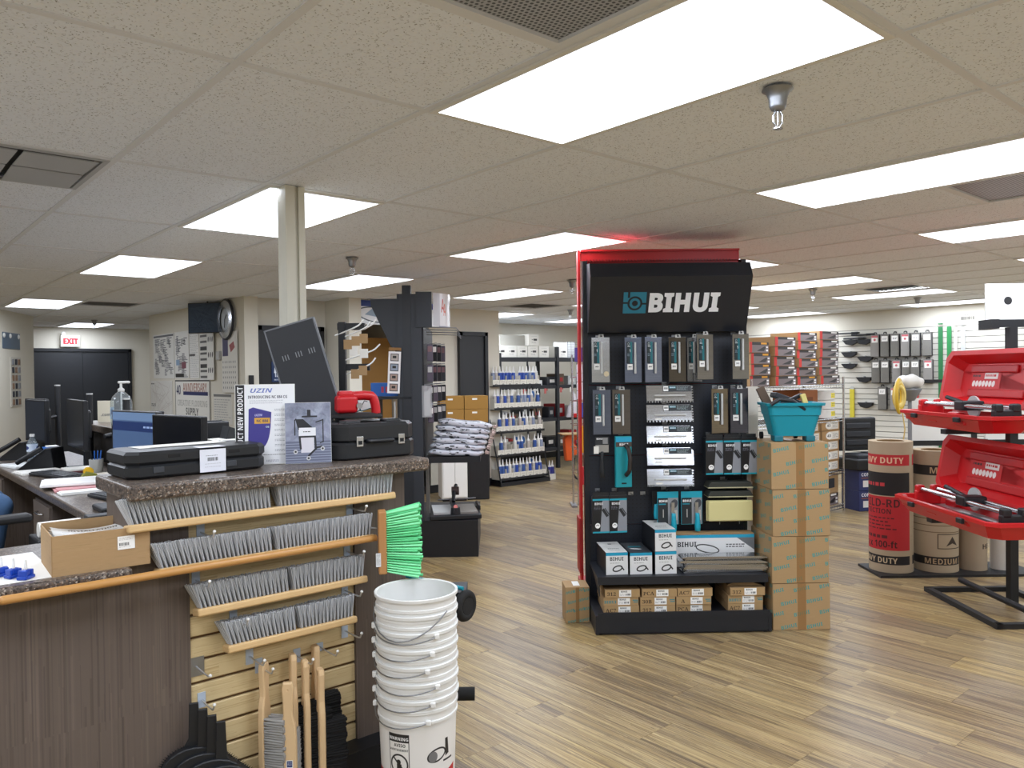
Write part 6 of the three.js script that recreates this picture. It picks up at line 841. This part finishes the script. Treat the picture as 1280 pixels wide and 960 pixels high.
// blue cartons, black case, stand with bagged rope
{
  for (let k = 0; k < 2; k++) { const t = thing('blue_carton', (k ? 'upper' : 'lower') + ' blue and white CONTRACTOR carton on the floor behind the paper rolls', 'box', 'contractor cartons'); put(t, frame(8.3, 0, -3.75, -.5), 0, k * .215, 0); part(t, 'carton', rb(.42, .213, .3, 0, .1065, -.15, .004, 1), std(0x2c3562, .5)); part(t, 'print', plane(.41, .205, 0, .1065, .0015), print(200, 100, (g, w, h) => { g.fillStyle = '#2b3464'; g.fillRect(0, 0, w, h); txt(g, 'CONTRACTOR', 10, 18, 24, '#eee', { sx: .95 }); g.fillStyle = '#7c4a3c'; g.fillRect(10, 32, 100, 6); g.fillStyle = '#dcdcd8'; g.fillRect(20, 48, 90, 34); g.fillStyle = '#5a6aa8'; g.fillRect(60, 60, 90, 30); })); }
  const c = thing('open_black_case', 'open black tool case standing behind the paper rolls', 'case'); put(c, frame(8.3, 0, -3.75, -.5), -.02, .432, -.15); part(c, 'lower_shell', rb(.46, .12, .36, 0, .06, .0, .02), M.black); part(c, 'lid', rb(.46, .36, .08, 0, .36, -.17, .02), M.black); part(c, 'lid_insert', [rb(.3, .06, .02, 0, .45, -.125, .008), rb(.3, .06, .02, 0, .36, -.125, .008), rb(.3, .06, .02, 0, .27, -.125, .008)], M.charcoal); part(c, 'contents', [rb(.36, .07, .26, 0, .13, 0, .02), bx(.1, .01, .2, .05, .17, .02)], M.charcoal);
  const PB = frame(8.0, 0, -3.05, -.75);
  for (let k = 0; k < 2; k++) { const t = thing('framed_white_board', (k ? 'right' : 'left') + ' black framed white board standing behind the paper rolls', 'board', 'black framed white boards'); put(t, PB, .1 + k * .75, 0, -.1 - k * .05); part(t, 'panel', bx(.6, .42, .02, 0, 1.0, 0), M.white); part(t, 'frame', [bx(.66, .05, .04, 0, .77, 0), bx(.05, 1.25, .05, .31, .63, 0), bx(.05, .8, .05, -.31, .4, 0), bx(.6, .06, .04, 0, .4, 0)], M.black); }
  const s = thing('pole_stand', 'grey pole stand holding a yellow coil and white bag', 'stand'); put(s, frame(7.55, 0, -3.1, -.75), 0, 0, 0); part(s, 'pole', cyl(.018, .018, 1.25, 0, .625, 0, 14), M.gray); part(s, 'bowl', lathe([[0, 1.2], [.04, 1.2], [.1, 1.3], [.1, 1.31], [0, 1.3]], 24), M.gray); part(s, 'base', cyl(.18, .2, .03, 0, .015, 0, 28), M.black); part(s, 'crossbar', [bx(.3, .03, .03, .22, 1.38, 0)], M.black);
  const y = thing('yellow_coil', 'coil of yellow line in a clear bag beside the pole', 'coil'); put(y, frame(7.5, 0, -3.05, -.75), -.17, 1.25, .1); for (let k = 0; k < 4; k++) part(y, 'loop', new THREE.TorusGeometry(.06 + k * .012, .016, 8, 24).scale(.8, 1.5, 1).rotateY(k * .3), k % 2 ? std(0xd9b33a, .4) : std(0xe8d27c, .4)); part(y, 'tail', tube([[.02, -.1, 0], [.04, -.3, .02], [.02, -.5, 0]], .006, 10, 5), std(0xcdb06a, .5));
  const w = thing('white_bag', 'white plastic bag resting in the pole stand bowl', 'bag'); put(w, frame(7.55, 0, -3.1, -.75), 0.0, 1.312, 0); const g = new THREE.SphereGeometry(.15, 20, 12).scale(.85, .45, .6), p = g.attributes.position; for (let i = 0; i < p.count; i++) p.setY(i, p.getY(i) + Math.sin(p.getX(i) * 60) * .008); g.computeVertexNormals(); part(w, 'bag', g.translate(0, .062, 0), std(0xd9d6cf, .35));
  const hs = thing('cream_hose', 'cream coiled hose with yellow end hanging behind the rolls', 'hose'); put(hs, frame(7.55, 0, -3.1, -.75), .32, 1.02, 0.03); part(hs, 'hose', new THREE.TorusGeometry(.2, .016, 8, 28, 2.6), std(0xcdbf98, .5)); part(hs, 'fitting', rb(.03, .12, .03, .2, -.06, 0, .01), M.yellow); part(hs, 'bracket', bx(.12, .03, .03, -.06, .1, -.05), M.black);
}
// ---------- paper rolls on black board ----------
const PR = frame(5.632, 0, -2.519, -.711);
{
  const t = thing('floor_board', 'thin black board on the floor under the paper rolls', 'board'); put(t, PR, 0, 0, 0); part(t, 'board', bx(1.15, .018, .37, .575, .009, -.185), M.black);
  const tanEdge = std(0xb8a486, .8);
  const rollPrint = (red) => print(512, 512, (g, w, h) => {
    g.fillStyle = '#ab9a80'; g.fillRect(0, 0, w, h); for (let k = 0; k < 300; k++) { g.fillStyle = `rgba(${pick(['130,106,76', '190,166,132'])},.1)`; g.fillRect(rnd() * w, rnd() * h, rr(4, 30), 2); }
    if (red) { g.fillStyle = '#b4242a'; g.fillRect(60, 50, 250, 42); g.fillRect(330, 50, 120, 42); txt(g, 'HEAVY DUTY', 70, 72, 34, '#d8b896', { sx: 1.05 }); g.fillStyle = '#1d1a1a'; g.fillRect(60, 120, 250, 90); g.fillStyle = '#b4242a'; g.fillRect(60, 214, 250, 210); g.fillStyle = '#c8443c'; lines(g, 90, 160, 150, 1, 8, '#b8343a', 14); txt(g, 'BUILD-RD', 74, 240, 42, '#4a1418'); txt(g, 'PROTECTION', 74, 272, 26, '#4a1418'); lines(g, 80, 296, 200, 4, 14, '#5a1a1e', 5); lines(g, 80, 366, 150, 1, 10, '#5a1a1e', 12); txt(g, '36in x 100-ft', 66, 402, 36, '#3a1012', { sx: .9 }); g.fillStyle = '#1d1a1a'; g.fillRect(60, 446, 250, 34); g.fillRect(330, 446, 120, 34); txt(g, 'HEAVY DUTY', 78, 464, 30, '#c9b493'); }
    else { g.fillStyle = '#241f1c'; g.fillRect(40, 60, 400, 42); txt(g, 'MEDIUM DUTY', 150, 82, 36, '#b59a76'); g.strokeStyle = '#6a563e'; for (let k = 0; k < 5; k++) { g.lineWidth = 3; g.beginPath(); g.moveTo(40, 230 + k * 28); g.lineTo(440, 230 + k * 28); g.stroke(); } g.fillStyle = '#3a2e24'; g.beginPath(); g.moveTo(210, 400); g.lineTo(236, 360); g.lineTo(262, 400); g.lineTo(236, 388); g.fill(); g.strokeStyle = '#3a2e24'; g.strokeRect(180, 350, 110, 60); g.fillStyle = '#241f1c'; g.fillRect(40, 446, 400, 34); txt(g, 'MEDIUM DUTY', 130, 464, 32, '#b59a76'); }
  }, .75);
  const mats = [rollPrint(1), rollPrint(0)];
  const thirdP = print(256, 384, (g, w, h) => { g.fillStyle = '#a2917a'; g.fillRect(0, 0, w, h); lines(g, 60, 100, 140, 3, 20, '#4a3a2a', 6); txt(g, '36in x 100-ft', 40, 190, 30, '#2a2018'); lines(g, 60, 230, 120, 2, 16, '#6a563e', 4); txt(g, 'HEAVY DUTY', 60, 290, 26, '#2a2018'); }, .75);
  [[.17, -.2, .15, .95, mats[0], 'tall paper roll with red and black HEAVY DUTY print', -.8], [.5, -.2, .152, .88, mats[1], 'paper roll marked MEDIUM DUTY between the red roll and red cases', -.1], [.765, -.19, .098, .72, thirdP, 'slimmer tan paper roll right of the MEDIUM DUTY roll', 1.2]].forEach(([x, z, r, h, m, l, a]) => { const o = thing('paper_roll', l, 'paper roll', 'paper rolls on the black board'); put(o, PR, x, .019, z); part(o, 'roll', new THREE.CylinderGeometry(r, r, h, 40, 1, true, a - 2.5, 6.28318), m, 0, h / 2, 0); part(o, 'end_ring', lathe([[r * .62, h - .001], [r * .66, h], [r * .98, h], [r, h - .002]], 36), tanEdge); part(o, 'core', new THREE.CylinderGeometry(r * .62, r * .62, h, 28, 1, true), std(0x8a6d48, .8, 0, { side: THREE.DoubleSide }), 0, h / 2, 0); });
  const o = thing('clear_film_roll', 'pale translucent film roll at the right end of the black board', 'roll'); put(o, PR, .965, .019, -.17); part(o, 'roll', cyl(.07, .07, .6, 0, .3, 0, 24), std(0xc9c5bc, .3)); part(o, 'core', cyl(.03, .03, .61, 0, .305, 0, 14), M.kraft);
}
// ---------- stand with red tile cutter cases ----------
const RT = frame(5.35, 0, -2.32, -.717);
{
  const t = thing('cutter_stand', 'black metal stand holding the two open red cases', 'stand'); put(t, RT, 0, 0, 0);
  part(t, 'base_frame', [bx(.04, .03, .8, .24, .015, .39), bx(.55, .03, .04, .5, .015, .77), bx(.55, .03, .04, .5, .015, .01), bx(.04, .03, .8, .78, .015, .39)], M.black);
  for (const x of [.6, .74]) part(t, 'post', bx(.05, 1.75, .05, x, .875, .33), M.black); part(t, 'arm', bx(.56, .03, .06, .36, .545, .33), M.black); part(t, 'arm', bx(.5, .03, .06, .42, 1.10, .33), M.black); part(t, 'brace', rod([.45, .08, .02], [.45, .08, .76], .02), M.black);
}
const redPlastic = std(0xc8161c, .36);
function cutterCase(x, y, z, L, label, tl) {
  const t = thing('red_tool_case', label, 'case', 'open red tile cutter cases'); put(t, RT, x, y, z); const w = .37, h = .1;
  // tray: tapered shell built from its four sides, floor and rim
  const prof = (W, D) => { const c = .05; return [[-W + c, -D], [W - c, -D], [W, -D + c], [W, D - c], [W - c, D], [-W + c, D], [-W, D - c], [-W, -D + c]]; };
  const ring = (W, D, yy) => prof(W, D).map(([a, b]) => V(a + w / 2, yy, b + L / 2));
  const loft = (rs) => { const n = rs[0].length, pos = []; for (let i = 0; i < rs.length - 1; i++) for (let k = 0; k < n; k++) { const a = rs[i][k], b = rs[i][(k + 1) % n], c = rs[i + 1][k], d = rs[i + 1][(k + 1) % n]; for (const v of [a, c, b, b, c, d]) pos.push(v.x, v.y, v.z); } const g = new THREE.BufferGeometry(); g.setAttribute('position', new THREE.Float32BufferAttribute(pos, 3)); g.setAttribute('uv', new THREE.Float32BufferAttribute(new Float32Array(pos.length / 3 * 2), 2)); g.computeVertexNormals(); return g; };
  const shell = () => loft([ring(.001, .001, 0), ring(w / 2 - .06, L / 2 - .07, 0), ring(w / 2 - .015, L / 2 - .02, h - .025), ring(w / 2, L / 2, h - .02), ring(w / 2, L / 2, h), ring(w / 2 - .03, L / 2 - .035, h), ring(w / 2 - .075, L / 2 - .085, .012), ring(.001, .001, .012)]);
  part(t, 'tray', shell(), redPlastic);
  for (const [a, b] of [[.06, .12], [.06, .4], [.05, .72], [.3, .2]]) part(t, 'rib', rb(.06, .05, .12, a, .06, b * L, .012), redPlastic);
  const lid = part(t, 'lid', shell(), redPlastic); lid.position.set(w + .005, h, 0); lid.rotation.z = 1.78; lid.rotation.y = 0;
  // lid opens on the right hand side: mirror of the tray, standing up
  lid.rotation.set(0, 0, Math.PI - 1.35); lid.position.set(w - .0 + .38 * Math.cos(Math.PI - 1.35) * -1 + .0, h + .0, 0); lid.position.set(w + .015 - Math.cos(1.35) * 0, h + .012, 0); lid.rotation.z = 1.38; lid.scale.set(1, 1, .96);
  part(lid, 'embossed_rib', [rb(.05, .02, L * .5, .26, .018, L * .45, .008), rb(.04, .02, L * .3, .32, .018, L * .4, .008), rb(.05, .02, L * .6, .1, .018, L * .5, .008)], std(0xb81218, .4));
  part(lid, 'maker_print', plane(.34, .12).rotateX(-Math.PI / 2).rotateY(-Math.PI / 2).translate(.19, .0145, L * .36), print(256, 92, (g, W, H2) => { g.fillStyle = '#c8161c'; g.fillRect(0, 0, W, H2); lines(g, 20, 22, 70, 1, 8, '#2a1214', 10); g.fillStyle = '#e9e4e0'; g.fillRect(120, 8, 110, 34); lines(g, 128, 20, 90, 1, 8, '#c8161c', 10); g.fillStyle = '#efe9e4'; for (let k = 0; k < 7; k++) { g.beginPath(); g.ellipse(34 + k * 28, 66, 13, 16, .3, 0, 6.3); g.fill(); } }, .4));
  for (const q of [.25, .75]) part(t, 'latch', rb(.02, .03, .06, -.006, h - .03, q * L, .005), M.black);
  const c = thing('tile_cutter', tl, 'tile cutter', 'tile cutters in red cases'); put(c, RT, x, y + .03, z);
  part(c, 'base_plate', bx(.2, .014, L * .72, .19, .01, L * .48), M.alum); part(c, 'centre_strip', bx(.012, .006, L * .7, .19, .02, L * .48), M.redDark);
  for (const a of [.135, .235]) part(c, 'rail', rod([a, .115, L * .08], [a, .115, L * .93], .013, 16), M.chrome);
  for (const q of [.1, .92]) part(c, 'end_bracket', [rb(.16, .09, .04, .185, .06, q * L, .01), rb(.05, .05, .05, .135, .115, q * L, .012), rb(.05, .05, .05, .235, .115, q * L, .012)], q < .5 ? redPlastic : M.black);
  part(c, 'carriage', rb(.14, .06, .1, .185, .115, L * .55, .012), M.black); part(c, 'handle', rod([.185, .12, L * .55], [.185, .16, L * .3], .014), M.black); part(c, 'gauge_wheel', cyl(.07, .07, .012, .29, .1, L * .42, 28, 'x'), M.greyLight); part(c, 'side_arm', rb(.03, .02, .3, .08, .05, L * .75, .006), M.black);
}
cutterCase(0, .565, .0, 1.1, 'lower open red case with tile cutter on the black stand', 'tile cutter with twin chrome rails lying in the lower red case');
cutterCase(.12, 1.12, -.17, 1.0, 'upper open red case with tile cutter on the black stand', 'tile cutter with twin chrome rails lying in the upper red case');
{ const t = thing('white_top_sign', 'white sign with black lower band above the upper red case', 'sign'); put(t, RT, .42, 1.752, .33); part(t, 'panel', bx(.5, .27, .012, .34, .15, -.12), M.white); part(t, 'band', bx(.5, .05, .014, .34, .03, -.12), M.black); part(t, 'print', plane(.48, .2, .34, .18, -.113), print(256, 107, (g, w, h) => { g.fillStyle = '#e4e2de'; g.fillRect(0, 0, w, h); g.fillStyle = '#1a1a1c'; g.beginPath(); g.arc(70, 56, 14, 0, 6.3); g.fill();  })); part(t, 'mount', bx(.05, .06, .14, .07, .02, -.05), M.black); }
renderer.render(scene, camera);
